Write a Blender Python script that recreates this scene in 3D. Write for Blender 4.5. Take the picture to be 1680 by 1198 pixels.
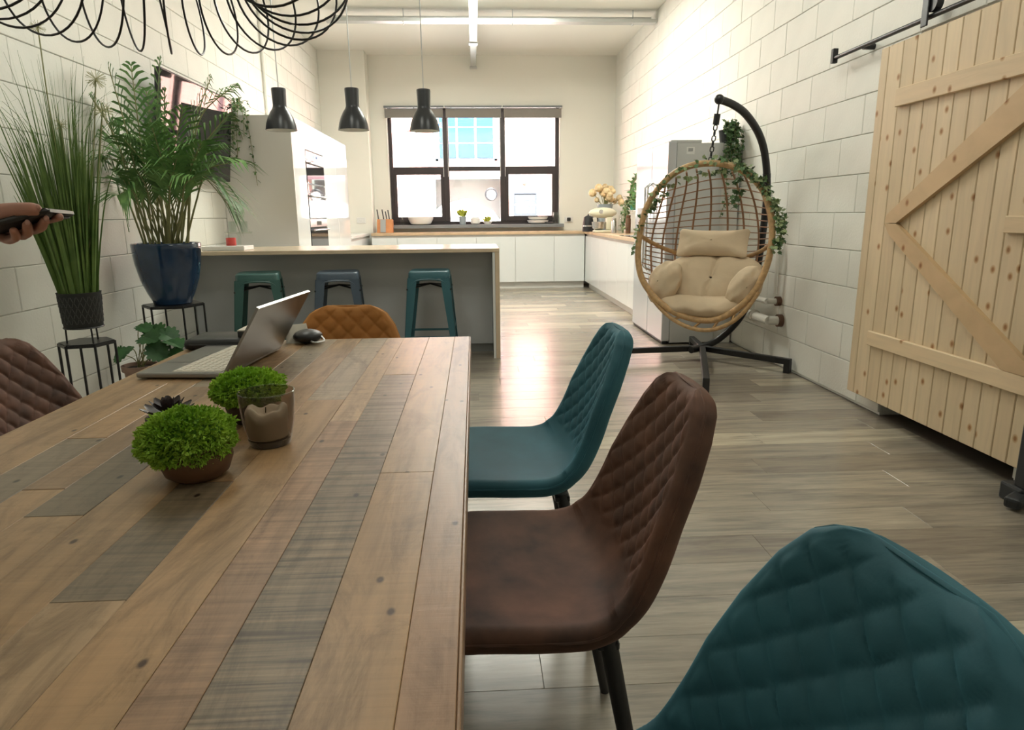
import bpy, bmesh, math, random
from mathutils import Vector, Matrix, Euler
random.seed(7)
S = bpy.context.scene
for o in list(bpy.data.objects): bpy.data.objects.remove(o)
COL = S.collection
R = math.radians
PI = math.pi

# ------------------------------------------------------------------ camera, sky, sun, lights, exposure
H = 1.15; FPX = 1098.56
pitch, yaw, roll = R(12.679), R(3.060), R(-0.552)
_f = Vector((math.sin(yaw)*math.cos(pitch), math.cos(yaw)*math.cos(pitch), -math.sin(pitch)))
_r = Vector((math.cos(yaw), -math.sin(yaw), 0)); _u = _r.cross(_f)
_r2 = math.cos(roll)*_r + math.sin(roll)*_u; _u2 = -math.sin(roll)*_r + math.cos(roll)*_u
CAMLOC = Vector((0, 0, H))
cam_data = bpy.data.cameras.new('camera'); cam = bpy.data.objects.new('camera', cam_data); COL.objects.link(cam)
cam_data.sensor_fit = 'HORIZONTAL'; cam_data.sensor_width = 36; cam_data.lens = FPX/1680*36
cam_data.clip_start = 0.02; cam_data.clip_end = 200
m3 = Matrix((_r2, _u2, -_f)).transposed()
cam.matrix_world = Matrix.Translation(CAMLOC) @ m3.to_4x4()
S.camera = cam

def ray(px, py): return _r2*((px-840)/FPX) - _u2*((py-599)/FPX) + _f
def PY(px, py, Y): d = ray(px, py); return CAMLOC + d*(Y/d.y)          # a measured point at a known depth
def PX(px, py, X): d = ray(px, py); return CAMLOC + d*(X/d.x)          # on a wall at a known x
def PZ(px, py, Z=0.0): d = ray(px, py); return CAMLOC + d*((Z-H)/d.z)  # on a surface at a known height

W = bpy.data.worlds.new('world'); S.world = W; W.use_nodes = True
nt = W.node_tree; nt.nodes.clear()
wo = nt.nodes.new('ShaderNodeOutputWorld'); bg = nt.nodes.new('ShaderNodeBackground')
sky = nt.nodes.new('ShaderNodeTexSky'); sky.sky_type = 'NISHITA'; sky.sun_disc = False
sky.sun_elevation = R(57); sky.sun_rotation = R(200); sky.dust_density = 1.5
bg.inputs['Strength'].default_value = 1.0
nt.links.new(sky.outputs[0], bg.inputs[0]); nt.links.new(bg.outputs[0], wo.inputs[0])

def light(name, kind, loc, rot, energy, color=(1,1,1), size=None):
    d = bpy.data.lights.new(name, kind); d.energy = energy; d.color = color
    if kind == 'AREA': d.shape = 'RECTANGLE'; d.size, d.size_y = size
    if kind == 'SUN': d.angle = R(1)
    o = bpy.data.objects.new(name, d); COL.objects.link(o); o.location = loc; o.rotation_euler = rot
    return o
# the sun comes over the roof of this building and lights the brick building across the yard
light('sun', 'SUN', (0, -5, 20), (R(33), 0, R(-14)), 100, (1, 0.96, 0.9))
# unseen fill lights added below the ceiling to brighten the room
for (lx, ly, e) in ((-1.3, 0.6, 5), (1.3, 0.6, 13), (-1.1, 3.6, 20), (1.1, 3.6, 20), (-0.2, 7.7, 85), (0.7, 7.7, 90)):
    light('ceiling_fill_light', 'AREA', (lx, ly, 3.53), (0, 0, 0), e, (0.99, 1.0, 0.89), (0.6, 1.2))

S.view_settings.view_transform = 'Standard'; S.view_settings.look = 'None'
S.view_settings.gamma = 1; S.view_settings.use_curve_mapping = False
S.view_settings.exposure = 0.0

# ------------------------------------------------------------------ materials
class NT:
    def __init__(s, name):
        s.m = bpy.data.materials.new(name); s.m.use_nodes = True; s.t = s.m.node_tree
        s.b = s.t.nodes['Principled BSDF']; s.out = s.t.nodes['Material Output']
    def n(s, typ, **kw):
        x = s.t.nodes.new(typ)
        for k, v in kw.items():
            if k in ('data_type', 'blend_type', 'operation', 'wave_type', 'feature', 'bands_direction', 'distance'): setattr(x, k, v)
            else: x.inputs[k.replace('_', ' ')].default_value = v
        return x
    def l(s, a, b): s.t.links.new(a, b)
    def coord(s, scale=(1, 1, 1), kind='Object'):
        c = s.t.nodes.new('ShaderNodeTexCoord'); mp = s.t.nodes.new('ShaderNodeMapping')
        mp.inputs['Scale'].default_value = scale; s.l(c.outputs[kind], mp.inputs['Vector']); return mp.outputs[0]
    def ramp(s, fac, stops):
        r = s.t.nodes.new('ShaderNodeValToRGB'); e = r.color_ramp.elements
        while len(e) < len(stops): e.new(0.5)
        for i, (p, c) in enumerate(stops):
            e[i].position = p; e[i].color = (*c, 1) if len(c) == 3 else c
        s.l(fac, r.inputs[0]); return r.outputs[0]
    def mix(s, a, b, fac, mode='MIX'):
        x = s.t.nodes.new('ShaderNodeMix'); x.data_type = 'RGBA'; x.blend_type = mode
        for v, i in ((fac, 0), (a, 6), (b, 7)):
            if hasattr(v, 'is_linked') or hasattr(v, 'links'): s.l(v, x.inputs[i])
            elif i == 0: x.inputs[0].default_value = v
            else: x.inputs[i].default_value = (*v, 1)
        return x.outputs[2]
    def bump(s, h, strength=0.3, dist=0.01):
        b = s.t.nodes.new('ShaderNodeBump'); b.inputs['Strength'].default_value = strength; b.inputs['Distance'].default_value = dist
        s.l(h, b.inputs['Height']); s.l(b.outputs[0], s.b.inputs['Normal'])

def mat(name, c, rough=0.5, metal=0.0, var=0.0, vscale=8, bump=0.0, bscale=60, bdist=0.003, sheen=0.0, coat=0.0, spec=0.5, trans=0.0, emit=None, subs=0.0):
    k = NT(name); b = k.b
    b.inputs['Base Color'].default_value = (*c, 1); b.inputs['Roughness'].default_value = rough; b.inputs['Metallic'].default_value = metal
    b.inputs['Specular IOR Level'].default_value = spec
    if sheen: b.inputs['Sheen Weight'].default_value = sheen; b.inputs['Sheen Roughness'].default_value = 0.4; b.inputs['Sheen Tint'].default_value = (*[min(1, v*4) for v in c], 1)
    if coat: b.inputs['Coat Weight'].default_value = coat; b.inputs['Coat Roughness'].default_value = 0.05
    if trans: b.inputs['Transmission Weight'].default_value = trans
    if var:
        nz = k.n('ShaderNodeTexNoise', Scale=vscale, Detail=4.0); k.l(k.coord(), nz.inputs['Vector'])
        lo = tuple(max(0, v*(1-var)) for v in c); hi = tuple(min(1, v*(1+var)) for v in c)
        k.l(k.ramp(nz.outputs[0], [(0.3, lo), (0.7, hi)]), b.inputs['Base Color'])
    if bump:
        nb = k.n('ShaderNodeTexNoise', Scale=bscale, Detail=3.0); k.l(k.coord(), nb.inputs['Vector']); k.bump(nb.outputs[0], bump, bdist)
    return k.m

def wood_objcolor(name, grain=(14, 1.2, 14), rough=0.38, sawdir=1, bump=0.25):
    # plank tint from the object's own colour, saw marks across the plank from its alpha
    k = NT(name); info = k.t.nodes.new('ShaderNodeObjectInfo')
    co = k.t.nodes.new('ShaderNodeTexCoord'); add = k.t.nodes.new('ShaderNodeVectorMath'); add.operation = 'ADD'
    mul = k.t.nodes.new('ShaderNodeVectorMath'); mul.operation = 'SCALE'; mul.inputs['Scale'].default_value = 13.0
    cmb = k.t.nodes.new('ShaderNodeCombineXYZ')
    for i in range(3): k.l(info.outputs['Random'], cmb.inputs[i])
    k.l(cmb.outputs[0], mul.inputs[0]); k.l(co.outputs['Object'], add.inputs[0]); k.l(mul.outputs[0], add.inputs[1])
    def mp(sc):
        m_ = k.t.nodes.new('ShaderNodeMapping'); m_.inputs['Scale'].default_value = sc; k.l(add.outputs[0], m_.inputs[0]); return m_.outputs[0]
    g = k.n('ShaderNodeTexNoise', Scale=3.0, Detail=6.0, Roughness=0.65, Distortion=0.4); k.l(mp(grain), g.inputs['Vector'])
    g2 = k.n('ShaderNodeTexNoise', Scale=2.2, Detail=3.0); k.l(mp((2, 1, 2)), g2.inputs['Vector'])
    c1 = k.mix(info.outputs['Color'], k.ramp(g.outputs[0], [(0.25, (0.62, 0.58, 0.54)), (0.5, (1, 1, 1)), (0.78, (1.22, 1.2, 1.16))]), 1.0, 'MULTIPLY')
    c2 = k.mix(c1, k.ramp(g2.outputs[0], [(0.3, (0.82, 0.82, 0.8)), (0.7, (1.12, 1.1, 1.08))]), 1.0, 'MULTIPLY')
    sawsc = (1.5, 1.5, 1.5); sl = list(sawsc); sl[sawdir] = 46; 
    sw = k.n('ShaderNodeTexNoise', Scale=2.0, Detail=3.0, Roughness=0.7); k.l(mp(tuple(sl)), sw.inputs['Vector'])
    saw = k.ramp(sw.outputs[0], [(0.36, (0.42, 0.4, 0.38)), (0.46, (0.8, 0.8, 0.8)), (0.56, (1.05, 1.05, 1.05)), (0.66, (1.4, 1.36, 1.3))])
    c3 = k.mix(c2, saw, 1.0, 'MULTIPLY')
    al = k.t.nodes.new('ShaderNodeMath'); al.operation = 'SUBTRACT'; al.inputs[0].default_value = 1.0; k.l(info.outputs['Alpha'], al.inputs[1])
    c4 = k.mix(c2, c3, al.outputs[0])
    w1 = k.n('ShaderNodeTexNoise', Scale=4.0, Detail=8.0, Roughness=0.75, Distortion=1.2); k.l(mp((3, 1.0, 3)), w1.inputs['Vector'])
    c4 = k.mix(c4, k.ramp(w1.outputs[0], [(0.36, (0.60, 0.57, 0.53)), (0.5, (1, 1, 1)), (0.62, (1.0, 1.0, 1.0)), (0.74, (1.28, 1.3, 1.3))]), 0.85, 'MULTIPLY')
    # nail holes and small knots
    vo = k.n('ShaderNodeTexVoronoi', Scale=6.5, Randomness=1.0); vo.voronoi_dimensions = '2D'; k.l(mp((1, 0.6, 1)), vo.inputs['Vector'])
    kn = k.ramp(vo.outputs['Distance'], [(0.016, (0.16, 0.11, 0.08)), (0.034, (1, 1, 1))])
    c5 = k.mix(c4, kn, 1.0, 'MULTIPLY')
    k.l(c5, k.b.inputs['Base Color']); k.b.inputs['Roughness'].default_value = rough
    mx = k.mix(g.outputs[0], sw.outputs[0], 0.5); k.bump(mx, bump, 0.002)
    return k.m

def floor_mat():
    k = NT('grey oak vinyl'); info = k.t.nodes.new('ShaderNodeObjectInfo')
    co = k.t.nodes.new('ShaderNodeTexCoord'); add = k.t.nodes.new('ShaderNodeVectorMath'); add.operation = 'ADD'
    mul = k.t.nodes.new('ShaderNodeVectorMath'); mul.operation = 'SCALE'; mul.inputs['Scale'].default_value = 17.0
    cmb = k.t.nodes.new('ShaderNodeCombineXYZ')
    for i in range(3): k.l(info.outputs['Random'], cmb.inputs[i])
    k.l(cmb.outputs[0], mul.inputs[0]); k.l(co.outputs['Object'], add.inputs[0]); k.l(mul.outputs[0], add.inputs[1])
    def mp(sc):
        m_ = k.t.nodes.new('ShaderNodeMapping'); m_.inputs['Scale'].default_value = sc; k.l(add.outputs[0], m_.inputs[0]); return m_.outputs[0]
    g = k.n('ShaderNodeTexNoise', Scale=2.5, Detail=6.0, Roughness=0.62, Distortion=0.6); k.l(mp((0.8, 7, 1)), g.inputs['Vector'])
    g2 = k.n('ShaderNodeTexNoise', Scale=8.0, Detail=5.0, Roughness=0.7, Distortion=0.3); k.l(mp((0.7, 9, 1)), g2.inputs['Vector'])
    base = k.ramp(info.outputs['Random'], [(0.0, (0.225, 0.19, 0.15)), (0.35, (0.30, 0.262, 0.21)), (0.75, (0.34, 0.298, 0.237)), (0.86, (0.45, 0.40, 0.31)), (1.0, (0.48, 0.425, 0.325))])
    c = k.mix(base, k.ramp(g.outputs[0], [(0.3, (0.62, 0.62, 0.64)), (0.5, (1, 1, 1)), (0.72, (1.25, 1.24, 1.2))]), 1.0, 'MULTIPLY')
    c = k.mix(c, k.ramp(g2.outputs[0], [(0.3, (0.8, 0.8, 0.8)), (0.7, (1.12, 1.12, 1.1))]), 1.0, 'MULTIPLY')
    k.l(c, k.b.inputs['Base Color']); k.b.inputs['Roughness'].default_value = 0.24; k.b.inputs['IOR'].default_value = 1.75
    k.bump(g2.outputs[0], 0.12, 0.001)
    return k.m

def pine_mat(name, base, grain):
    k = NT(name); info = k.t.nodes.new('ShaderNodeObjectInfo')
    co = k.t.nodes.new('ShaderNodeTexCoord'); add = k.t.nodes.new('ShaderNodeVectorMath'); add.operation = 'ADD'
    mul = k.t.nodes.new('ShaderNodeVectorMath'); mul.operation = 'SCALE'; mul.inputs['Scale'].default_value = 11.0
    cmb = k.t.nodes.new('ShaderNodeCombineXYZ')
    for i in range(3): k.l(info.outputs['Random'], cmb.inputs[i])
    k.l(cmb.outputs[0], mul.inputs[0]); k.l(co.outputs['Object'], add.inputs[0]); k.l(mul.outputs[0], add.inputs[1])
    def mp(sc):
        m_ = k.t.nodes.new('ShaderNodeMapping'); m_.inputs['Scale'].default_value = sc; k.l(add.outputs[0], m_.inputs[0]); return m_.outputs[0]
    g = k.n('ShaderNodeTexNoise', Scale=3.0, Detail=4.0, Distortion=0.8); k.l(mp(grain), g.inputs['Vector'])
    c = k.ramp(g.outputs[0], [(0.3, tuple(v*0.92 for v in base)), (0.52, base), (0.75, tuple(min(1, v*1.05) for v in base))])
    c = k.mix(c, k.ramp(info.outputs['Random'], [(0, (0.93, 0.92, 0.9)), (1, (1.05, 1.05, 1.05))]), 1.0, 'MULTIPLY')
    vo = k.n('ShaderNodeTexVoronoi', Scale=5.0, Randomness=1.0); vo.voronoi_dimensions = '2D'
    rm = k.t.nodes.new('ShaderNodeMapping'); rm.inputs['Rotation'].default_value = (0, R(90), 0); k.l(mp((1, 1.15, 0.9)), rm.inputs[0]); k.l(rm.outputs[0], vo.inputs['Vector'])
    kn = k.ramp(vo.outputs['Distance'], [(0.03, (0.45, 0.26, 0.14)), (0.055, (0.72, 0.55, 0.40)), (0.10, (1, 1, 1))])
    c = k.mix(c, kn, 1.0, 'MULTIPLY')
    k.l(c, k.b.inputs['Base Color']); k.b.inputs['Roughness'].default_value = 0.55
    return k.m

def glass_mat(name, tint=(1, 1, 1), gl=1.0, alpha=0.0, body=(0.05, 0.05, 0.05)):
    # clear sheet: straight transmission plus Fresnel reflection
    k = NT(name); k.t.nodes.remove(k.b)
    tr = k.t.nodes.new('ShaderNodeBsdfTransparent'); tr.inputs[0].default_value = (*tint, 1)
    gs = k.t.nodes.new('ShaderNodeBsdfGlossy'); gs.inputs['Roughness'].default_value = 0.03
    lw = k.t.nodes.new('ShaderNodeLayerWeight'); lw.inputs[0].default_value = 0.5
    pw_ = k.t.nodes.new('ShaderNodeMath'); pw_.operation = 'POWER'; k.l(lw.outputs['Facing'], pw_.inputs[0]); pw_.inputs[1].default_value = 4.0
    fr = k.t.nodes.new('ShaderNodeMath'); fr.operation = 'MULTIPLY_ADD'; k.l(pw_.outputs[0], fr.inputs[0]); fr.inputs[1].default_value = 0.55; fr.inputs[2].default_value = 0.035
    mx = k.t.nodes.new('ShaderNodeMixShader'); k.l(fr.outputs[0], mx.inputs[0]); k.l(tr.outputs[0], mx.inputs[1]); k.l(gs.outputs[0], mx.inputs[2])
    last = mx.outputs[0]
    if alpha:
        df = k.t.nodes.new('ShaderNodeBsdfDiffuse'); df.inputs[0].default_value = (*body, 1)
        m2 = k.t.nodes.new('ShaderNodeMixShader'); m2.inputs[0].default_value = alpha; k.l(last, m2.inputs[1]); k.l(df.outputs[0], m2.inputs[2]); last = m2.outputs[0]
    k.l(last, k.out.inputs['Surface']); return k.m

def leaf_mat(name, a, b, edge=None):
    k = NT(name); nz = k.n('ShaderNodeTexNoise', Scale=14.0, Detail=2.0); k.l(k.coord(), nz.inputs['Vector'])
    info = k.t.nodes.new('ShaderNodeObjectInfo')
    c = k.ramp(nz.outputs[0], [(0.3, a), (0.7, b)])
    c = k.mix(c, k.ramp(info.outputs['Random'], [(0, (0.75, 0.75, 0.75)), (1, (1.25, 1.25, 1.2))]), 1.0, 'MULTIPLY')
    k.l(c, k.b.inputs['Base Color']); k.b.inputs['Roughness'].default_value = 0.55
    return k.m

def brick_mat():
    k = NT('red facade brick'); br = k.t.nodes.new('ShaderNodeTexBrick'); br.inputs['Scale'].default_value = 1.0
    br.inputs['Color1'].default_value = (0.53, 0.29, 0.255, 1); br.inputs['Color2'].default_value = (0.49, 0.265, 0.23, 1); br.inputs['Mortar'].default_value = (0.56, 0.34, 0.30, 1)
    br.inputs['Brick Width'].default_value = 0.225; br.inputs['Row Height'].default_value = 0.075; br.inputs['Mortar Size'].default_value = 0.008
    mp = k.t.nodes.new('ShaderNodeMapping'); c = k.t.nodes.new('ShaderNodeTexCoord'); mp.inputs['Rotation'].default_value = (R(90), 0, 0)
    k.l(c.outputs['Object'], mp.inputs[0]); k.l(mp.outputs[0], br.inputs['Vector']); k.l(br.outputs[0], k.b.inputs['Base Color']); k.b.inputs['Roughness'].default_value = 0.85
    return k.m

M = dict(
    white_wall=mat('white painted blockwork', (0.80, 0.795, 0.74), 0.6, var=0.03, vscale=3, bump=0.35, bscale=70, bdist=0.004),
    plaster=mat('white plaster', (0.78, 0.77, 0.70), 0.7, bump=0.05, bscale=30),
    ceil=mat('white ceiling', (0.82, 0.82, 0.76), 0.75),
    floor=floor_mat(), floor_base=mat('dark floor bed', (0.12, 0.1, 0.08), 0.7),
    table=wood_objcolor('reclaimed wood planks'),
    table_core=mat('dark table core', (0.16, 0.11, 0.07), 0.6),
    pine=pine_mat('pine boards', (0.68, 0.54, 0.36), (9, 9, 0.8)),
    pine_rail=pine_mat('pine rail', (0.70, 0.54, 0.35), (12, 1.0, 12)),
    pine_brace=pine_mat('pine brace', (0.60, 0.42, 0.24), (12, 2.0, 3.0)),
    oak=mat('oak worktop', (0.60, 0.43, 0.27), 0.3, var=0.12, vscale=9),
    oak_pale=mat('pale oak island top', (0.62, 0.50, 0.36), 0.22, var=0.08, vscale=9),
    gloss=mat('gloss white door', (0.74, 0.76, 0.75), 0.06),
    panel=mat('matt white panel', (0.72, 0.71, 0.67), 0.35),
    islandp=mat('shaded island panel', (0.50, 0.51, 0.52), 0.4),  # shade on the island's front is put into this grey
    fridge=mat('silver fridge enamel', (0.56, 0.58, 0.61), 0.12, metal=0.12),
    fridge_side=mat('fridge side', (0.55, 0.56, 0.55), 0.35),
    black=mat('black metal', (0.012, 0.012, 0.014), 0.35),
    black_plastic=mat('black plastic', (0.018, 0.019, 0.022), 0.45),
    blackpol=mat('black screen glass', (0.006, 0.006, 0.008), 0.03),
    steel=mat('brushed steel', (0.6, 0.6, 0.6), 0.25, metal=1.0),
    galv=mat('galvanised steel', (0.55, 0.57, 0.57), 0.4, metal=0.7),
    oven=mat('oven glass', (0.03, 0.03, 0.032), 0.03),
    lampblack=mat('dark lamp enamel', (0.03, 0.032, 0.038), 0.3),
    lampwhite=mat('white lamp inside', (0.8, 0.8, 0.78), 0.5),
    frame=mat('dark brown window frame', (0.035, 0.025, 0.026), 0.4),
    pane=glass_mat('window glass', (0.96, 0.98, 0.97)),
    blind=mat('grey blind cloth', (0.24, 0.22, 0.20), 0.9, bump=0.1),
    sill=mat('grey sill board', (0.20, 0.21, 0.22), 0.5),
    teal=mat('teal velvet', (0.020, 0.102, 0.135), 0.75, var=0.18, vscale=7, sheen=0.35, bump=0.05, bscale=300),
    brown=mat('brown velvet', (0.095, 0.04, 0.022), 0.75, var=0.6, vscale=9, sheen=0.3, bump=0.05, bscale=300),  # strong colour noise stands in for patchy light sheen on the velvet
    orange=mat('mustard velvet', (0.42, 0.17, 0.035), 0.75, var=0.1, vscale=8, sheen=0.3),
    brownedge=mat('brown piping', (0.10, 0.045, 0.03), 0.7, sheen=0.2),
    stool_g=mat('green teal enamel', (0.05, 0.13, 0.12), 0.35), stool_b=mat('slate blue enamel', (0.07, 0.10, 0.14), 0.35), stool_t=mat('teal enamel', (0.035, 0.12, 0.15), 0.35),
    rattan=mat('rattan cane', (0.48, 0.30, 0.14), 0.5, var=0.22, vscale=40), rattan_d=mat('brown cane', (0.30, 0.16, 0.085), 0.5, var=0.15, vscale=30),
    cushion=mat('cream cushion cloth', (0.62, 0.49, 0.34), 0.9, var=0.05, vscale=6, bump=0.2, bscale=14, bdist=0.02),
    bluepot=mat('blue glazed pot', (0.012, 0.04, 0.10), 0.12, var=0.25, vscale=5, coat=0.6),
    terracotta=mat('pinkish terracotta', (0.36, 0.24, 0.19), 0.8, var=0.1),
    soil=mat('dark soil', (0.04, 0.028, 0.02), 0.95, bump=0.5),
    brownpot=mat('brown clay bowl', (0.11, 0.05, 0.022), 0.6, var=0.2, vscale=12),
    darkpot=mat('dark clay bowl', (0.06, 0.035, 0.02), 0.6),
    blackpot=mat('black woven pot', (0.02, 0.022, 0.022), 0.7, bump=0.5, bscale=90),
    whitepot=mat('white ceramic', (0.78, 0.78, 0.76), 0.25), greypot=mat('grey ceramic', (0.28, 0.33, 0.36), 0.4),
    moss=leaf_mat('bright moss', (0.20, 0.40, 0.02), (0.42, 0.62, 0.07)),
    moss_d=mat('moss core', (0.08, 0.2, 0.01), 0.95, bump=0.5),
    grass=leaf_mat('grass blades', (0.09, 0.18, 0.035), (0.19, 0.30, 0.07)), grass_tip=mat('pale seed heads', (0.45, 0.45, 0.25), 0.9),
    palm=leaf_mat('palm leaves', (0.065, 0.175, 0.045), (0.17, 0.31, 0.09)), stem=mat('pale green stems', (0.26, 0.26, 0.11), 0.6),
    mon=leaf_mat('monstera leaves', (0.015, 0.07, 0.018), (0.04, 0.13, 0.03)),
    ivy=leaf_mat('ivy leaves', (0.035, 0.095, 0.028), (0.13, 0.21, 0.08)), ivy_p=leaf_mat('pale ivy leaves', (0.2, 0.27, 0.12), (0.4, 0.45, 0.25)),
    yellow=leaf_mat('yellow green leaves', (0.4, 0.45, 0.05), (0.5, 0.5, 0.1)), dried=leaf_mat('dried cream flowers', (0.6, 0.42, 0.2), (0.75, 0.6, 0.38)),
    succ=mat('dark purple succulent', (0.035, 0.022, 0.024), 0.4, var=0.3, vscale=20),
    smoke=glass_mat('smoked glass', (0.80, 0.76, 0.72), alpha=0.08, body=(0.16, 0.13, 0.10)), clear=glass_mat('clear glass', (0.92, 0.95, 0.93)),
    smokebase=mat('thick glass base', (0.05, 0.04, 0.035), 0.05, coat=1.0),
    wax=mat('cream wax', (0.66, 0.57, 0.46), 0.6), wick=mat('burnt wick', (0.02, 0.015, 0.01), 0.9),
    alu=mat('grey aluminium', (0.32, 0.31, 0.30), 0.3, metal=0.75), alu_edge=mat('bright aluminium edge', (0.7, 0.7, 0.7), 0.4, metal=1.0),
    keys=mat('pale keyboard deck', (0.66, 0.61, 0.52), 0.5),
    leather=mat('black leather', (0.015, 0.016, 0.018), 0.4, bump=0.1), paper=mat('paper', (0.62, 0.58, 0.5), 0.8),
    skin=mat('skin', (0.44, 0.21, 0.15), 0.5, var=0.1, vscale=25), nail=mat('fingernail', (0.55, 0.30, 0.24), 0.3), sleeve=mat('dark sleeve', (0.05, 0.055, 0.07), 0.9),
    red=mat('red wax pot', (0.55, 0.06, 0.05), 0.4), cream=mat('cream enamel', (0.72, 0.68, 0.52), 0.3),
    green_tin=mat('green tin', (0.05, 0.30, 0.20), 0.35),
    pipe=mat('white painted pipe', (0.74, 0.72, 0.66), 0.4), brass=mat('tarnished brass', (0.16, 0.09, 0.06), 0.5, metal=0.6),
    blockwood=mat('orange knife block', (0.55, 0.22, 0.08), 0.4, var=0.15),
    brick=brick_mat(), asphalt=mat('pale concrete yard', (0.55, 0.56, 0.53), 0.9), facade_white=mat('white cladding', (0.75, 0.75, 0.74), 0.6),
    shutter=mat('grey roller shutter', (0.22, 0.23, 0.22), 0.7), bluegl=mat('blue reflecting glass', (0.075, 0.155, 0.31), 0.08, metal=0.9), blueframe=mat('blue frame', (0.10, 0.16, 0.22), 0.5),
    signblue=mat('slate blue sign', (0.025, 0.03, 0.04), 0.6), pinkpipe=mat('pink drainpipe', (0.12, 0.06, 0.07), 0.6),
    van=mat('white van paint', (0.8, 0.8, 0.8), 0.3, coat=0.5), dark=mat('dark room', (0.03, 0.028, 0.025), 0.9), rubber=mat('tyre rubber', (0.02, 0.02, 0.02), 0.9),
    label=mat('grey sticker', (0.35, 0.36, 0.36), 0.5), labelw=mat('white sticker', (0.75, 0.75, 0.73), 0.5),
    cutpat=mat('worn pot pattern', (0.075, 0.075, 0.075), 0.6),
    bulb=mat('frosted bulb', (0.8, 0.8, 0.75), 0.3),
)

# ------------------------------------------------------------------ mesh builder
class MB:
    def __init__(s): s.v = []; s.f = []
    def add(s, v, f):
        n = len(s.v); s.v += [Vector(p) for p in v]; s.f += [tuple(i+n for i in q) for q in f]; return s
    def box(s, x0, x1, y0, y1, z0, z1, b=0.0, mtx=None):
        c = Vector(((x0+x1)/2, (y0+y1)/2, (z0+z1)/2)); h = (abs(x1-x0)/2, abs(y1-y0)/2, abs(z1-z0)/2)
        if b <= 0:
            v = [c+Vector((sx*h[0], sy*h[1], sz*h[2])) for sx in (-1, 1) for sy in (-1, 1) for sz in (-1, 1)]
            f = [(0, 1, 3, 2), (4, 6, 7, 5), (0, 4, 5, 1), (2, 3, 7, 6), (0, 2, 6, 4), (1, 5, 7, 3)]
        else:
            b = min(b, min(h)*0.98); bm = bmesh.new(); bmesh.ops.create_cube(bm, size=2)
            for q in bm.verts: q.co = c+Vector((q.co.x*h[0], q.co.y*h[1], q.co.z*h[2]))
            bmesh.ops.bevel(bm, geom=list(bm.edges), offset=b, segments=1 if b < 0.004 else 2, affect='EDGES', profile=0.5)
            bm.verts.ensure_lookup_table(); v = [q.co.copy() for q in bm.verts]; f = [tuple(p.index for p in q.verts) for q in bm.faces]; bm.free()
        if mtx is not None: v = [mtx @ p for p in v]
        return s.add(v, f)
    def beam(s, a, b, w, h, up=(0, 0, 1), bev=0.0):
        a, b = Vector(a), Vector(b); d = b-a; L = d.length; y = d.normalized(); x = y.cross(Vector(up)).normalized(); z = x.cross(y)
        mt = Matrix.Translation((a+b)/2) @ Matrix((x, y, z)).transposed().to_4x4()
        return s.box(-w/2, w/2, -L/2, L/2, -h/2, h/2, bev, mt)
    def tube(s, pts, r, n=8, closed=False, caps=True, flat=1.0):
        pts = [Vector(p) for p in pts]; k = len(pts); rs = r if isinstance(r, (list, tuple)) else [r]*k
        T = []
        for i in range(k):
            a = pts[(i-1) % k] if (closed or i > 0) else pts[0]; b = pts[(i+1) % k] if (closed or i < k-1) else pts[-1]
            t = (b-a); T.append(t.normalized() if t.length > 1e-9 else Vector((0, 0, 1)))
        ref = Vector((0, 0, 1)) if abs(T[0].z) < 0.9 else Vector((1, 0, 0))
        nx = T[0].cross(ref).normalized(); V = []
        for i in range(k):
            nx = (nx - T[i]*nx.dot(T[i])); nx = nx.normalized() if nx.length > 1e-6 else T[i].orthogonal().normalized()
            ny = T[i].cross(nx)
            for j in range(n):
                a = 2*PI*j/n; V.append(pts[i]+(nx*math.cos(a)+ny*math.sin(a)*flat)*rs[i])
        F = []
        for i in range(k if closed else k-1):
            i2 = (i+1) % k
            for j in range(n): F.append((i*n+j, i*n+(j+1) % n, i2*n+(j+1) % n, i2*n+j))
        if not closed and caps: F += [tuple(range(n-1, -1, -1)), tuple((k-1)*n+j for j in range(n))]
        return s.add(V, F)
    def lathe(s, prof, n=32, c=(0, 0, 0), cap0=True, cap1=True):
        c = Vector(c); V = [c+Vector((r*math.cos(2*PI*j/n), r*math.sin(2*PI*j/n), z)) for r, z in prof for j in range(n)]; F = []
        for i in range(len(prof)-1):
            for j in range(n): F.append((i*n+j, i*n+(j+1) % n, (i+1)*n+(j+1) % n, (i+1)*n+j))
        if cap0: F.append(tuple(range(n-1, -1, -1)))
        if cap1: F.append(tuple((len(prof)-1)*n+j for j in range(n)))
        return s.add(V, F)
    def grid(s, fn, nu, nv, cu=False, cv=False):
        V = [fn(i/(nu if cu else nu-1), j/(nv if cv else nv-1)) for i in range(nu) for j in range(nv)]; F = []
        for i in range(nu if cu else nu-1):
            for j in range(nv if cv else nv-1): F.append((i*nv+j, ((i+1) % nu)*nv+j, ((i+1) % nu)*nv+(j+1) % nv, i*nv+(j+1) % nv))
        return s.add(V, F)
    def ball(s, c, r, nu=16, nv=10, fn=None):
        c = Vector(c); rr = r if isinstance(r, (tuple, list)) else (r, r, r)
        def g(u, v):
            a = 2*PI*u; b = PI*(v-0.5)*0.998; d = Vector((math.cos(b)*math.cos(a), math.cos(b)*math.sin(a), math.sin(b)))
            k = fn(d) if fn else 1
            return c+Vector((d.x*rr[0], d.y*rr[1], d.z*rr[2]))*k
        return s.grid(g, nu, nv, cu=True)
    def poly(s, pts, t, axis):  # prism: outline extruded by vector axis*t
        a = Vector(axis)*t; n = len(pts); V = [Vector(p) for p in pts]+[Vector(p)+a for p in pts]
        F = [tuple(range(n-1, -1, -1)), tuple(range(n, 2*n))]+[(i, (i+1) % n, n+(i+1) % n, n+i) for i in range(n)]
        return s.add(V, F)
    def xf(s, mt): s.v = [mt @ p for p in s.v]; return s
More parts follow.
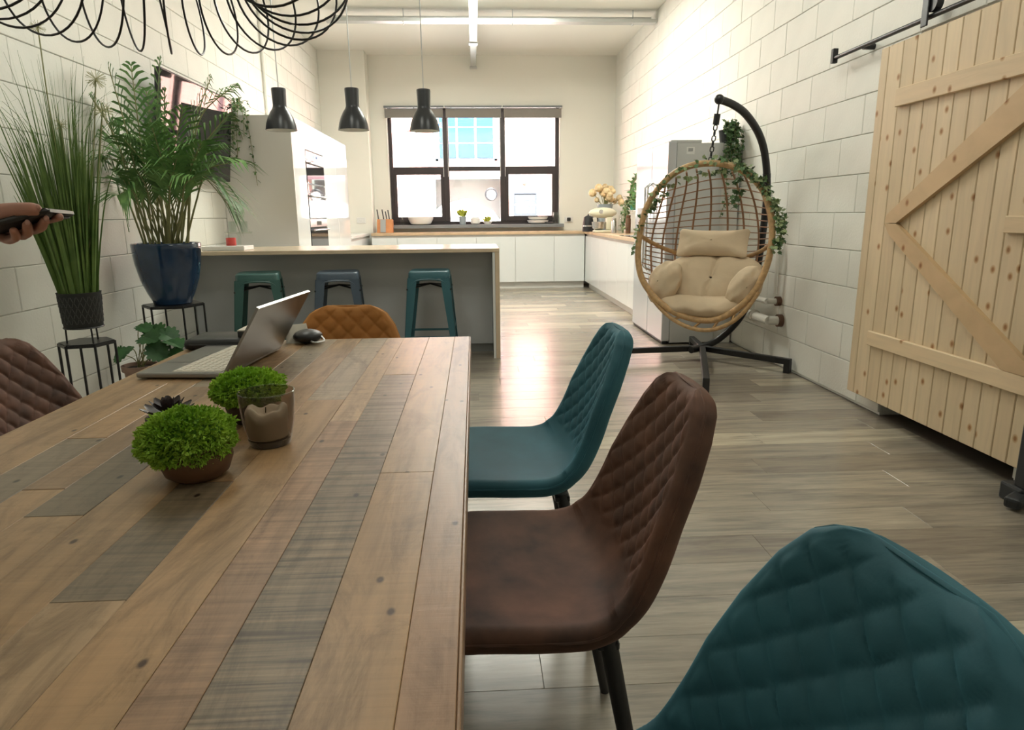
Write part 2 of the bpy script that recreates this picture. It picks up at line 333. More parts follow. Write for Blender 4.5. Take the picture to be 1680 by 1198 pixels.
    def mesh(s, name, m, smooth=None):
        me = bpy.data.meshes.new(name); me.from_pydata([tuple(p) for p in s.v], [], s.f); me.update()
        bm = bmesh.new(); bm.from_mesh(me); bmesh.ops.recalc_face_normals(bm, faces=bm.faces); bm.to_mesh(me); bm.free()
        if m is not None: me.materials.append(m)
        if smooth:
            me.shade_smooth(); me.set_sharp_from_angle(angle=R(smooth))
        return me

def link(name, me, parent=None, loc=None, rot=None):
    o = bpy.data.objects.new(name, me); COL.objects.link(o)
    if parent is not None: o.parent = parent
    if loc is not None: o.location = loc
    if rot is not None: o.rotation_euler = rot
    return o
def wloc(o):
    p = Vector((0, 0, 0))
    while o is not None: p += o.location; o = o.parent
    return p
def obj(name, mb, m, parent=None, smooth=None, world=False, label=None):
    # world=True: vertices were given in room coordinates and are brought to the parent's own (unrotated) frame
    if world and parent is not None:
        L = wloc(parent); mb.v = [p-L for p in mb.v]
    o = link(name, mb.mesh(name, M[m] if isinstance(m, str) else m, smooth), parent)
    if label: o['label'] = label
    return o
def tag(o, label, cat, group=None):
    o['label'] = label; o['category'] = cat
    if group: o['group'] = group
    return o
def thing(name, label, cat, loc=(0, 0, 0), rz=0.0, group=None):
    o = bpy.data.objects.new(name, None); COL.objects.link(o); o.location = loc; o.rotation_euler = (0, 0, rz); o.empty_display_size = 0.1
    return tag(o, label, cat, group)
def solo(name, mb, m, label, cat, smooth=None, group=None, base=None):
    # a thing that is one mesh; its origin is put at its base
    if base is None:
        xs = [p.x for p in mb.v]; ys = [p.y for p in mb.v]; zs = [p.z for p in mb.v]
        base = Vector(((min(xs)+max(xs))/2, (min(ys)+max(ys))/2, min(zs)))
    base = Vector(base); mb.v = [p-base for p in mb.v]
    o = obj(name, mb, m, None, smooth); o.location = base
    return tag(o, label, cat, group)
def struct(name, mb, m, parent=None, smooth=None):
    o = obj(name, mb, m, parent, smooth); o['kind'] = 'structure'; return o
def copy_tree(o, parent=None):
    c = o.copy(); COL.objects.link(c)
    if parent is not None: c.parent = parent
    for ch in list(o.children): copy_tree(ch, c)
    return c
def spline(pts, n=8, closed=False):
    pts = [Vector(p) for p in pts]; k = len(pts); out = []
    for i in range(k if closed else k-1):
        g = lambda j: pts[j % k] if closed else pts[max(0, min(k-1, j))]
        p0, p1, p2, p3 = g(i-1), g(i), g(i+1), g(i+2)
        for t in range(n):
            u = t/n; out.append(0.5*((2*p1)+(p2-p0)*u+(2*p0-5*p1+4*p2-p3)*u*u+(3*p1-p0-3*p2+p3)*u**3))
    if not closed: out.append(pts[-1])
    return out
def interp(xs, ys, x):
    if x <= xs[0]: return ys[0]
    for i in range(len(xs)-1):
        if x <= xs[i+1]: t = (x-xs[i])/(xs[i+1]-xs[i]); return ys[i]*(1-t)+ys[i+1]*t
    return ys[-1]

# ------------------------------------------------------------------ the room
XL, XR, YB, ZC, YF = -2.30, 2.30, 11.25, 3.58, -1.6
FZ = 0.0
fl = struct('floor', MB().box(XL-0.3, XR+1.6, YF-0.2, YB+0.2, -0.12, -0.003), 'floor_base')
pw, pl = 0.19, 1.22
rest = MB(); row = 0; y = YF; count = 0; cache = {}
while y < YB-0.01:
    y1 = min(y+pw, YB); x = XL-((row*0.437) % 1.0)*pl
    while x < XR:
        a, b = max(x, XL)+0.0006, min(x+pl, XR)-0.0006
        if b-a > 0.02:
            dz = 0.0
            if 0.35 < y < 10.8 and count < 298 and not (b < 0 and y < 2.0 and b < -0.9):
                key = (round(b-a, 3), round(y1-y, 3))
                if key not in cache: cache[key] = MB().box(-(b-a)/2, (b-a)/2, -(y1-y)/2+0.0005, (y1-y)/2-0.0005, -0.006, 0, 0.0006).mesh('plank', M['floor'])
                link('plank', cache[key], fl, ((a+b)/2, (y+y1)/2, dz)); count += 1
            else: rest.box(a, b, y+0.0005, y1-0.0005, -0.006, 0)
        x += pl
    y = y1; row += 1
o = obj('planking', rest, 'floor', fl); o['kind'] = 'stuff'

struct('ceiling', MB().box(XL-0.3, XR+0.3, YF-0.2, YB+0.3, ZC, ZC+0.15), 'ceil')
struct('wall_front', MB().box(XL-0.3, XR+0.3, YF-0.15, YF, 0, ZC), 'plaster')

def blockwall(name, xw, sgn, y0, y1, phase, skip=None):
    # sgn: direction into the room; blocks stand proud of a mortar slab
    m = MB(); t = 0.012
    xs = sorted((xw-sgn*t, xw-sgn*(t+0.2)))
    if skip:
        a, b, zt = skip
        m.box(xs[0], xs[1], YF, a, 0, ZC); m.box(xs[0], xs[1], b, YB+0.2, 0, ZC); m.box(xs[0], xs[1], a, b, zt, ZC)
    else: m.box(xs[0], xs[1], YF, YB+0.2, 0, ZC)
    w = struct(name, m, 'white_wall'); cells = []; r = 0; z = 0.015-0.225
    while z < ZC:
        za, zb = max(z, 0.0), min(z+0.225, ZC)
        yy = phase + (0.225 if r % 2 else 0) - 30*0.45
        while yy < YB:
            a, b = max(yy, YF), min(yy+0.45, YB)
            segs = [(a, b)]
            if skip and za < skip[2]-0.01:
                segs = [(p, q) for p, q in ((a, min(b, skip[0])), (max(a, skip[1]), b)) if q-p > 0.03]
            for (p, q) in segs:
                if q-p > 0.03 and zb-za > 0.02: cells.append((p, q, za, zb))
            yy += 0.45
        z += 0.225; r += 1
    inview = [c for c in cells if c[1] > y0]
    inview.sort(key=lambda c: (c[0]+c[1])/2)
    keep = set(inview[:300]); rest = MB(); g = 0.0014; cache = {}
    for c in cells:
        p, q, za, zb = c
        if c in keep:
            key = (round(q-p, 3), round(zb-za, 3))
            if key not in cache:
                hl, hh = key[0]/2-g, key[1]/2-g; b = 0.0035
                V = [(-sgn*t, sy*hl, sz*hh) for sy, sz in ((-1, -1), (1, -1), (1, 1), (-1, 1))]+[(0-sgn*0.004, sy*hl, sz*hh) for sy, sz in ((-1, -1), (1, -1), (1, 1), (-1, 1))]+[(0, sy*(hl-b), sz*(hh-b)) for sy, sz in ((-1, -1), (1, -1), (1, 1), (-1, 1))]
                F = [(i, (i+1) % 4, 4+(i+1) % 4, 4+i) for i in range(4)]+[(4+i, 4+(i+1) % 4, 8+(i+1) % 4, 8+i) for i in range(4)]+[(8, 9, 10, 11)]
                cache[key] = MB().add(V, F).mesh('block', M['white_wall'])
            link('block', cache[key], w, (xw+random.uniform(-0.0012, 0.0012), (p+q)/2, (za+zb)/2))
        else:
            xa, xb = sorted((xw, xw-sgn*t)); rest.box(xa, xb, p+g, q-g, za+g, zb-g)
    if rest.v: o = obj('blockwork', rest, 'white_wall', w); o['kind'] = 'stuff'
    return w
blockwall('wall_left', XL, 1, 2.6, YB, 3.735-0.225)
DOOR0, DOOR1, DOORZ = 2.60, 3.585, 1.93
blockwall('wall_right', XR, -1, 2.2, YB, 4.04, (DOOR0, DOOR1, DOORZ))
# side room behind the sliding door, its darkness put into the wall colour
m = MB(); m.box(XR+1.4, XR+1.5, 1.9, 4.3, 0, 2.4); m.box(XR+0.2, XR+1.5, 1.8, 1.9, 0, 2.4); m.box(XR+0.2, XR+1.5, 4.3, 4.4, 0, 2.4); m.box(XR+0.2, XR+1.5, 1.8, 4.4, 2.4, 2.5)
struct('wall_store', m, 'dark')
# back wall with the window opening
WX0, WX1, WZ0, WZ1 = -1.345, 1.405, 0.985, 2.815
m = MB(); YW = YB+0.28
m.box(XL-0.3, WX0, YB, YW, 0, ZC); m.box(WX1, XR+0.3, YB, YW, 0, ZC); m.box(WX0, WX1, YB, YW, 0, WZ0); m.box(WX0, WX1, YB, YW, WZ1, ZC)
struct('wall_back', m, 'plaster')
struct('wall_corner', MB().box(XL, -1.60, 10.95, YB, 0, ZC, 0.004), 'plaster')

# ------------------------------------------------------------------ window, blinds, sill
win = bpy.data.objects.new('window_1', None); COL.objects.link(win); win.location = (0, YB+0.10, WZ0); win['kind'] = 'structure'
y0, y1 = YB+0.10, YB+0.17
xa, xb = WX0+0.005, WX1-0.005
cols = [(xa, -0.43), (-0.43, 0.487), (0.487, xb)]
fw = 0.055
obj('frame', MB().box(xa, xa+fw, y0, y1, WZ0, WZ1, 0.004).box(xb-fw, xb, y0, y1, WZ0, WZ1, 0.004).box(xa+fw, xb-fw, y0, y1, WZ0, WZ0+0.06, 0.004).box(xa+fw, xb-fw, y0, y1, WZ1-0.06, WZ1, 0.004), 'frame', win, world=True)
for x in (-0.43, 0.487): obj('mullion', MB().box(x-0.045, x+0.045, y0-0.01, y1+0.01, WZ0+0.06, WZ1-0.06, 0.004), 'frame', win, world=True)
for i, (a, b) in enumerate(cols):
    a2 = a+(fw if i == 0 else 0.045); b2 = b-(fw if i == 2 else 0.045)
    zt0, zt1 = (1.79, 1.915) if i != 1 else (1.845, 1.915)
    obj('transom', MB().box(a2, b2, y0, y1, zt0, zt1, 0.004), 'frame', win, world=True)
    if i != 1:
        obj('casement', MB().box(a2, a2+0.05, y0-0.015, y0+0.03, WZ0+0.06, zt0).box(b2-0.05, b2, y0-0.015, y0+0.03, WZ0+0.06, zt0).box(a2+0.05, b2-0.05, y0-0.015, y0+0.03, WZ0+0.06, WZ0+0.14), 'frame', win, world=True)
    obj('pane', MB().box(a2, b2, y0+0.032, y0+0.038, WZ0+0.06, zt0), 'pane', win, world=True)
    obj('pane', MB().box(a2, b2, y0+0.032, y0+0.038, zt1, WZ1-0.06), 'pane', win, world=True)
obj('window_sill', MB().box(WX0-0.02, WX1+0.06, YB-0.16, YB+0.10, WZ0-0.045, WZ0+0.01, 0.006), 'sill', win, world=True)
names = ['left', 'middle', 'right']
for i, (a, b) in enumerate([(WX0-0.03, -0.44), (-0.425, 0.475), (0.49, WX1+0.03)]):
    t = thing('roman_blind', 'grey cloth blind gathered up over the %s window light' % names[i], 'blind', ((a+b)/2, YB-0.05, 2.65), group='blinds above the kitchen window')
    obj('head_rail', MB().box(a, b, YB-0.075, YB-0.001, 2.795, 2.825, 0.003), 'sill', t, world=True)
    m = MB()
    for k in range(4): m.box(a+0.015, b-0.015, YB-0.085+0.012*k, YB-0.076+0.012*k, 2.64+0.008*k, 2.775-0.004*k, 0.003)
    obj('cloth_fold', m, 'blind', t, world=True)
    m = MB()
    for xx in (a+0.1, (a+b)/2, b-0.1): m.box(xx-0.006, xx+0.006, YB-0.07, YB-0.055, 2.765, 2.80)
    obj('rail_clip', m, 'sill', t, world=True)
    m = MB()
    for xx in (a+0.03, b-0.03): m.tube([(xx, YB-0.03, 2.64), (xx, YB-0.03, 1.75)], 0.0035, 5)
    obj('pull_cord', m, 'labelw', t, world=True)

# ------------------------------------------------------------------ the yard and the brick building outside
YO = 17.0
struct('ground_outside', MB().box(-14, 14, YB+0.32, YO+3, -0.35, -0.25), 'asphalt')
bl = thing('brick_building', 'red brick building across the yard, seen through the window', 'building', (0, YO, -0.25))
g0, g1 = PY(712, 292, YO), PY(823, 350, YO)
b0, b1 = PY(712, 193, YO), PY(816, 264, YO)
m = MB()
gx0, gx1, gz1 = g0.x, g1.x, g0.z
bx0, bx1, bz0, bz1 = b0.x, b1.x, b1.z, max(b0.z, b1.z+1.1)+0.5
m.box(-14, gx0, YO, YO+0.4, -0.25, 7.5); m.box(max(gx1, bx1), 14, YO, YO+0.4, -0.25, 7.5)
m.box(gx0, max(gx1, bx1), YO, YO+0.4, gz1, bz0); m.box(gx0, max(gx1, bx1), YO, YO+0.4, bz1, 7.5)
obj('wall', m, 'brick', bl, world=True)
obj('roller_shutter', MB().box(gx0, max(gx1, bx1), YO+0.6, YO+0.65, -0.25, gz1), 'shutter', bl, world=True)
obj('lintel', MB().box(gx0-0.05, max(gx1, bx1)+0.05, YO-0.03, YO+0.02, gz1-0.02, gz1+0.06), 'pinkpipe', bl, world=True)
wf = obj('window', MB().box(bx0, bx1, YO+0.1, YO+0.16, bz0, bz0+0.06).box(bx0, bx1, YO+0.1, YO+0.16, bz1-0.06, bz1).box(bx0, bx0+0.07, YO+0.1, YO+0.16, bz0, bz1).box(bx1-0.07, bx1, YO+0.1, YO+0.16, bz0, bz1), 'blueframe', bl, world=True)
nc, nr = 3, 4
for i in range(nc):
    for j in range(nr):
        xa_ = bx0+0.07+(bx1-bx0-0.14)*i/nc; xb_ = bx0+0.07+(bx1-bx0-0.14)*(i+1)/nc; za_ = bz0+0.06+(bz1-bz0-0.12)*j/nr; zb_ = bz0+0.06+(bz1-bz0-0.12)*(j+1)/nr
        obj('pane', MB().box(xa_+0.025, xb_-0.025, YO+0.12, YO+0.14, za_+0.02, zb_-0.02), 'bluegl', wf, world=True)
obj('window_reveal', MB().box(bx0, max(gx1, bx1), YO+0.17, YO+0.2, bz0, bz1), 'facade_white', bl, world=True)
a, b = PY(901, 190, YO), PY(901, 352, YO)
solo('drainpipe', MB().tube([(a.x, YO-0.07, 6), (a.x, YO-0.07, -0.25)], 0.055, 10), 'pinkpipe', 'dark drainpipe on the brick building, seen in the right window light', 'pipe', smooth=40)
a = PY(675, 217, YO); t = thing('alarm_box', 'small white and red alarm box high on the brick building', 'alarm', (a.x, YO-0.05, a.z-0.13))
obj('box', MB().box(a.x-0.11, a.x+0.11, YO-0.10, YO-0.002, a.z-0.13, a.z+0.0, 0.02), 'facade_white', t, world=True)
obj('cover', MB().box(a.x-0.12, a.x+0.12, YO-0.11, YO-0.002, a.z+0.0, a.z+0.07, 0.02), 'red', t, world=True, label='dark red top')
def panel_sign(name, x0, y0_, x1, y1_, label, fm, bm_, lines=()):
    a, b = PY(x0, y0_, YO), PY(x1, y1_, YO); t = thing(name, label, 'sign', ((a.x+b.x)/2, YO-0.03, b.z))
    obj('board', MB().box(a.x, b.x, YO-0.04, YO-0.002, b.z, a.z, 0.005), bm_, t, world=True)
    obj('border', MB().box(a.x-0.03, b.x+0.03, YO-0.06, YO-0.001, b.z-0.03, b.z).box(a.x-0.03, b.x+0.03, YO-0.06, YO-0.001, a.z, a.z+0.03).box(a.x-0.03, a.x, YO-0.06, YO-0.001, b.z, a.z).box(b.x, b.x+0.03, YO-0.06, YO-0.001, b.z, a.z), fm, t, world=True)
    for (u0, u1, v0, v1) in lines:
        obj('print', MB().box(a.x+(b.x-a.x)*u0, a.x+(b.x-a.x)*u1, YO-0.046, YO-0.041, a.z+(b.z-a.z)*v1, a.z+(b.z-a.z)*v0), 'facade_white', t, world=True)
panel_sign('framed_board', 666, 301, 699, 327, 'pale framed board on the brick wall, in the lower left window light', 'blockwood', 'facade_white')
panel_sign('slate_sign', 844, 318, 879, 352, 'slate blue sign with white bands, in the lower right window light', 'signblue', 'signblue', [(0.08, 0.9, 0.24, 0.31), (0.0, 1.0, 0.50, 0.56), (0.42, 0.58, 0.8, 0.92)])
panel_sign('square_plate', 845, 287, 853, 295, 'small grey square plate above the slate blue sign', 'label', 'label')
a = PY(860, 301, YO); solo('round_lamp', MB().ball((a.x, YO-0.06, a.z), 0.055, 12, 8), 'red', 'small orange red lamp on the brick wall above the slate sign', 'lamp', smooth=60)
a = PY(806, 319, YO-0.4); t = thing('round_sign', 'round sign with thick black ring hanging beside the roller shutter', 'sign', (a.x, YO-0.4, a.z-0.16))
obj('ring', MB().tube([(a.x+0.135*math.cos(2*PI*k/28), YO-0.4, a.z+0.135*math.sin(2*PI*k/28)) for k in range(28)], 0.024, 8, closed=True), 'black', t, smooth=60, world=True)
obj('disc', MB().tube([(a.x, YO-0.39, a.z), (a.x, YO-0.37, a.z)], 0.13, 24), 'facade_white', t, world=True)
obj('emblem', MB().box(a.x-0.055, a.x-0.015, YO-0.415, YO-0.395, a.z-0.07, a.z+0.05, 0.01).box(a.x+0.02, a.x+0.055, YO-0.415, YO-0.395, a.z-0.06, a.z+0.06, 0.01), 'blockwood', t, world=True)
obj('bracket', MB().box(a.x-0.015, a.x+0.015, YO-0.38, YO+0.6, a.z-0.015, a.z+0.015), 'black', t, world=True)
# white van parked in front of the shutter
vy = YO-2.2; va, vb = PY(690, 331, vy), PY(823, 350, vy); t = thing('parked_car', 'white car parked in front of the grey roller shutter', 'car', ((va.x+vb.x)/2, vy, -0.25))
L0, L1 = va.x-0.5, vb.x+0.35; zt = PY(760, 327, vy).z
prof = [(L0, 0.0), (L0, 0.45), (L0+0.25, 0.75), (L0+1.0, zt-0.12), (L0+1.5, zt), (L1-1.0, zt-0.03), (L1-0.55, zt-0.25), (L1-0.1, 0.55), (L1, 0.3), (L1, 0.0)]
obj('body', MB().poly([(x, vy-0.8, z) for x, z in prof], 1.6, (0, 1, 0)), 'van', t, world=True)
for x in (L0+0.55, L1-0.6):
    for yy in (vy-0.82, vy+0.62): obj('wheel', MB().tube([(x, yy, 0.02), (x, yy+0.2, 0.02)], 0.27, 18), 'rubber', t, world=True, smooth=40)
obj('side_window', MB().poly([(L0+0.75, vy-0.81, zt-0.4), (L0+1.15, vy-0.81, zt-0.1), (L1-1.1, vy-0.81, zt-0.1), (L1-0.75, vy-0.81, zt-0.4)], 0.012, (0, 1, 0)), 'label', t, world=True)

# ------------------------------------------------------------------ ceiling services
t = thing('cable_tray', 'galvanised cable tray hung across the ceiling on rods', 'cable tray', (0.3, 8.85, 3.40))
obj('tray', MB().box(-1.72, 2.285, 8.80, 8.92, 3.425, 3.432).box(-1.72, 2.285, 8.80, 8.805, 3.432, 3.465).box(-1.72, 2.285, 8.915, 8.92, 3.432, 3.465), 'galv', t, world=True)
obj('cover', MB().box(-1.68, 2.25, 8.93, 9.0, 3.45, 3.52, 0.006), 'lampwhite', t, world=True, label='white trunking cover')
for x in (-0.8, 0.52, 2.0): obj('rod', MB().tube([(x, 8.86, 3.40), (x, 8.86, ZC-0.001)], 0.006, 6).tube([(x-0.0, 8.78, 3.42), (x, 8.94, 3.42)], 0.006, 6), 'galv', t, world=True)
for i, (ya, yb, z, w_, lab) in enumerate(((7.2, 9.62, 3.403, 0.10, 'galvanised ceiling trunking passing through the cable tray'), (9.63, 11.24, 3.435, 0.085, 'pale ceiling trunking running to the window wall'))):
    t = thing('trunking', lab, 'trunking', (0.04, ya, z-0.06))
    obj('channel', MB().box(0.04-w_/2, 0.04+w_/2, ya, yb, z-0.05, z+0.02, 0.004), 'galv', t, world=True)
    obj('end_cap', MB().box(0.04-w_/2-0.012, 0.04+w_/2+0.012, yb-0.14, yb-0.001, z-0.065, z-0.048, 0.003), 'galv', t, world=True)
    for yy in (ya+0.4, yb-0.2): obj('hanger', MB().tube([(0.075, yy, z+0.018), (0.075, yy, ZC)], 0.008, 6), 'galv', t, world=True)
solo('wall_conduit', MB().tube([(XL+0.02, 8.05, 2.09), (XL+0.02, 8.05, ZC)], 0.016, 10), 'pipe', 'painted conduit running up the left wall above the tall cabinets', 'pipe', smooth=40)

# ------------------------------------------------------------------ kitchen
WT = 0.885
def cabinet(name, label, cat, x0, x1, y0, y1, face, ndoor=1, group=None):
    # face: '-y' front looks to the camera, '-x' front looks into the room from the right wall, '+x' from the left wall
    t = thing(name, label, cat, ((x0+x1)/2, (y0+y1)/2, 0), group=group)
    zt = WT-0.04
    if face == '-y': body = (x0, x1, y0+0.02, y1); pl_ = (x0, x1, y0+0.07, y0+0.085)
    elif face == '-x': body = (x0+0.02, x1, y0, y1); pl_ = (x0+0.07, x0+0.085, y0, y1)
    else: body = (x0, x1-0.02, y0, y1); pl_ = (x1-0.085, x1-0.07, y0, y1)
    obj('body', MB().box(*body, 0.10, zt-0.002), 'panel', t, world=True)
    obj('plinth', MB().box(*pl_, 0.0, 0.10), 'panel', t, world=True)
    g = 0.002
    for k in range(ndoor):
        if face == '-y': q = (x0+(x1-x0)*k/ndoor+g, x0+(x1-x0)*(k+1)/ndoor-g, y0, y0+0.019)
        elif face == '-x': q = (x0, x0+0.019, y0+(y1-y0)*k/ndoor+g, y0+(y1-y0)*(k+1)/ndoor-g)
        else: q = (x1-0.019, x1, y0+(y1-y0)*k/ndoor+g, y0+(y1-y0)*(k+1)/ndoor-g)
        d = obj('door', MB().box(*q, 0.105, zt-0.035, 0.0015), 'gloss', t, world=True)
    return t
ex = [-1.585, -1.19, -0.58, 0.03, 0.64, 1.25, 1.735]
ordn = ['leftmost', 'second from left', 'third from left', 'third from right', 'second from right', 'rightmost']
for i in range(6): cabinet('base_cabinet', 'white gloss base cabinet under the kitchen window, %s' % ordn[i], 'cabinet', ex[i], ex[i+1]-0.001, 10.62, YB-0.003, '-y', group='base cabinets under the window')
ey = [6.98, 7.60, 8.21, 8.82, 9.43, 10.04, 10.61]
ordr = ['beside the fridge', 'second from the fridge', 'third from the fridge', 'fourth from the fridge', 'fifth from the fridge', 'at the far corner']
for i in range(6): cabinet('base_cabinet', 'white gloss base cabinet along the right wall, %s' % ordr[i], 'cabinet', 1.74, XR-0.003, ey[i], ey[i+1]-0.001, '-x', group='base cabinets along the right wall')
solo('worktop', MB().box(-1.585, 1.72, 10.60, YB-0.002, WT-0.04, WT, 0.003).box(1.72, XR-0.003, 6.97, YB-0.002, WT-0.04, WT, 0.003), 'oak', 'oak worktop running below the window and along the right wall', 'worktop', base=(0, 11, WT-0.04))
cabinet('corner_cabinet', 'white base cabinet in the left corner beyond the tall cabinets', 'cabinet', XL+0.003, -1.66, 9.28, 10.94, '+x', 2)
solo('white_worktop', MB().box(XL+0.003, -1.64, 9.28, 10.94, WT-0.04, WT, 0.003), 'whitepot', 'white worktop in the left corner beyond the tall cabinets', 'worktop')

# tall cabinets on the left, with the built in ovens in the second one
TX = -1.65; TZ = 2.05
ty = [6.52, 7.0, 7.80, 8.48, 9.24]
for i in range(4):
    lab = ['white gloss tall cabinet with grey end panel, nearest to the island', 'white tall cabinet housing two ovens and a microwave', 'white gloss tall cabinet just beyond the ovens', 'white gloss tall cabinet at the far end of the tall run'][i]
    t = thing('tall_cabinet', lab, 'cabinet', ((XL+TX)/2, (ty[i]+ty[i+1])/2, 0), group='tall cabinets on the left wall')
    a, b = ty[i]+0.001, ty[i+1]-0.001
    ba = a+0.019 if i == 0 else a
    obj('body', MB().box(XL+0.003, TX-0.021, ba, b, 0.10, TZ-0.002), 'panel', t, world=True)
    obj('plinth', MB().box(TX-0.085, TX-0.07, ba, b, 0, 0.10), 'panel', t, world=True)
    if i == 0: obj('end_panel', MB().box(XL+0.003, TX, a, a+0.018, 0, TZ, 0.001), 'panel', t, world=True)
    spans = [(0.105, TZ-0.003)] if i != 1 else [(0.105, 0.80), (1.80, TZ-0.003)]
    for za, zb in spans:
        if i == 0: spans2 = [(0.105, 1.24), (1.244, TZ-0.003)]
    for za, zb in (spans if i else [(0.105, TZ-0.003)]):
        obj('door', MB().box(TX-0.019, TX, ba+0.003, b-0.003, za, zb, 0.0015), 'gloss', t, world=True)
    if i == 1:
        for nm, za, zb, l2 in (('microwave', 1.47, 1.79, 'built in microwave at the top of the oven stack'), ('upper_oven', 1.13, 1.465, 'dark glass oven in the middle of the oven stack'), ('lower_oven', 0.81, 1.125, 'built in oven at the bottom of the oven stack')):
            ov = obj(nm, MB().box(TX-0.02, TX-0.004, a+0.004, b-0.004, za, zb, 0.002), 'oven', t, world=True, label=l2)
            p = obj('control_panel', MB().box(TX-0.004, TX+0.004, a+0.006, b-0.006, zb-0.085, zb-0.004, 0.002), 'steel' if nm != 'upper_oven' else 'oven', ov, world=True)
            obj('display', MB().box(TX+0.004, TX+0.006, (a+b)/2-0.10, (a+b)/2+0.10, zb-0.065, zb-0.025), 'blackpol', ov, world=True)
            obj('door_glass', MB().box(TX-0.004, TX+0.006, a+0.006, b-0.006, za+0.004, zb-0.10, 0.002), 'oven', ov, world=True)
            obj('handle', MB().tube([(TX+0.03, a+0.06, zb-0.115), (TX+0.03, b-0.06, zb-0.115)], 0.009, 10).tube([(TX+0.004, a+0.1, zb-0.115), (TX+0.03, a+0.1, zb-0.115)], 0.006, 8).tube([(TX+0.004, b-0.1, zb-0.115), (TX+0.03, b-0.1, zb-0.115)], 0.006, 8), 'steel', ov, world=True, smooth=40)

# island with waterfall end
IZ = 0.89; IY0, IY1 = 5.365, 6.20; IX0, IX1 = XL+0.004, 0.195
t = thing('kitchen_island', 'kitchen island with shaded grey front, oak top and waterfall end', 'island', ((IX0+IX1)/2, (IY0+IY1)/2, 0))
obj('top', MB().box(IX0, IX1, IY0, IY1, IZ-0.03, IZ, 0.002), 'oak_pale', t, world=True)
obj('end_panel', MB().box(IX1-0.035, IX1, IY0, IY1, 0, IZ-0.0305, 0.002), 'oak_pale', t, world=True)
obj('inner_panel', MB().box(IX1-0.055, IX1-0.036, IY0+0.004, IY1-0.002, 0.0, IZ-0.031), 'gloss', t, world=True, label='white inner end panel')
obj('back_panel', MB().box(IX0, IX1-0.056, 5.615, 5.635, 0.08, IZ-0.031), 'islandp', t, world=True)
obj('body', MB().box(IX0, IX1-0.056, 5.636, IY1-0.03, 0.08, IZ-0.031), 'panel', t, world=True)
obj('plinth', MB().box(IX0, IX1-0.056, 5.66, IY1-0.08, 0, 0.08), 'label', t, world=True)
n = 4; dx = (IX1-0.056-IX0)/n
for k in range(n): obj('door', MB().box(IX0+dx*k+0.002, IX0+dx*(k+1)-0.002, IY1-0.03, IY1-0.01, 0.085, IZ-0.06, 0.0015), 'gloss', t, world=True)

# things on the island
solo('white_box', MB().box(-2.15, -1.82, 5.48, 5.72, IZ+0.0005, IZ+0.035, 0.004), 'whitepot', 'flat white box lying on the island by the left wall', 'box')
t = thing('candle_jar', 'red candle jar standing on the flat white box', 'candle', (-1.965, 5.62, IZ+0.035))
obj('jar', MB().lathe([(0.036, 0.0005), (0.038, 0.004), (0.038, 0.058), (0.036, 0.062), (0.033, 0.062), (0.033, 0.05)], 24), 'red', t, smooth=40)
t = thing('glass_stand', 'faint clear glass cake stand behind the red candle', 'glassware', (-1.98, 5.86, IZ))
obj('plate', MB().lathe([(0.0, 0.125), (0.10, 0.125), (0.11, 0.135), (0.112, 0.138), (0.10, 0.132), (0.0, 0.132)], 28, cap0=False, cap1=False), 'clear', t, smooth=40)
obj('foot', MB().lathe([(0.06, 0.0005), (0.06, 0.006), (0.015, 0.02), (0.012, 0.11), (0.03, 0.125)], 24), 'clear', t, smooth=40)
for dx in (-0.045, 0.045): obj('tumbler', MB().lathe([(0.03, 0.1385), (0.034, 0.225), (0.032, 0.225), (0.028, 0.142)], 20, c=(dx, 0, 0), cap1=False), 'clear', t, smooth=40)

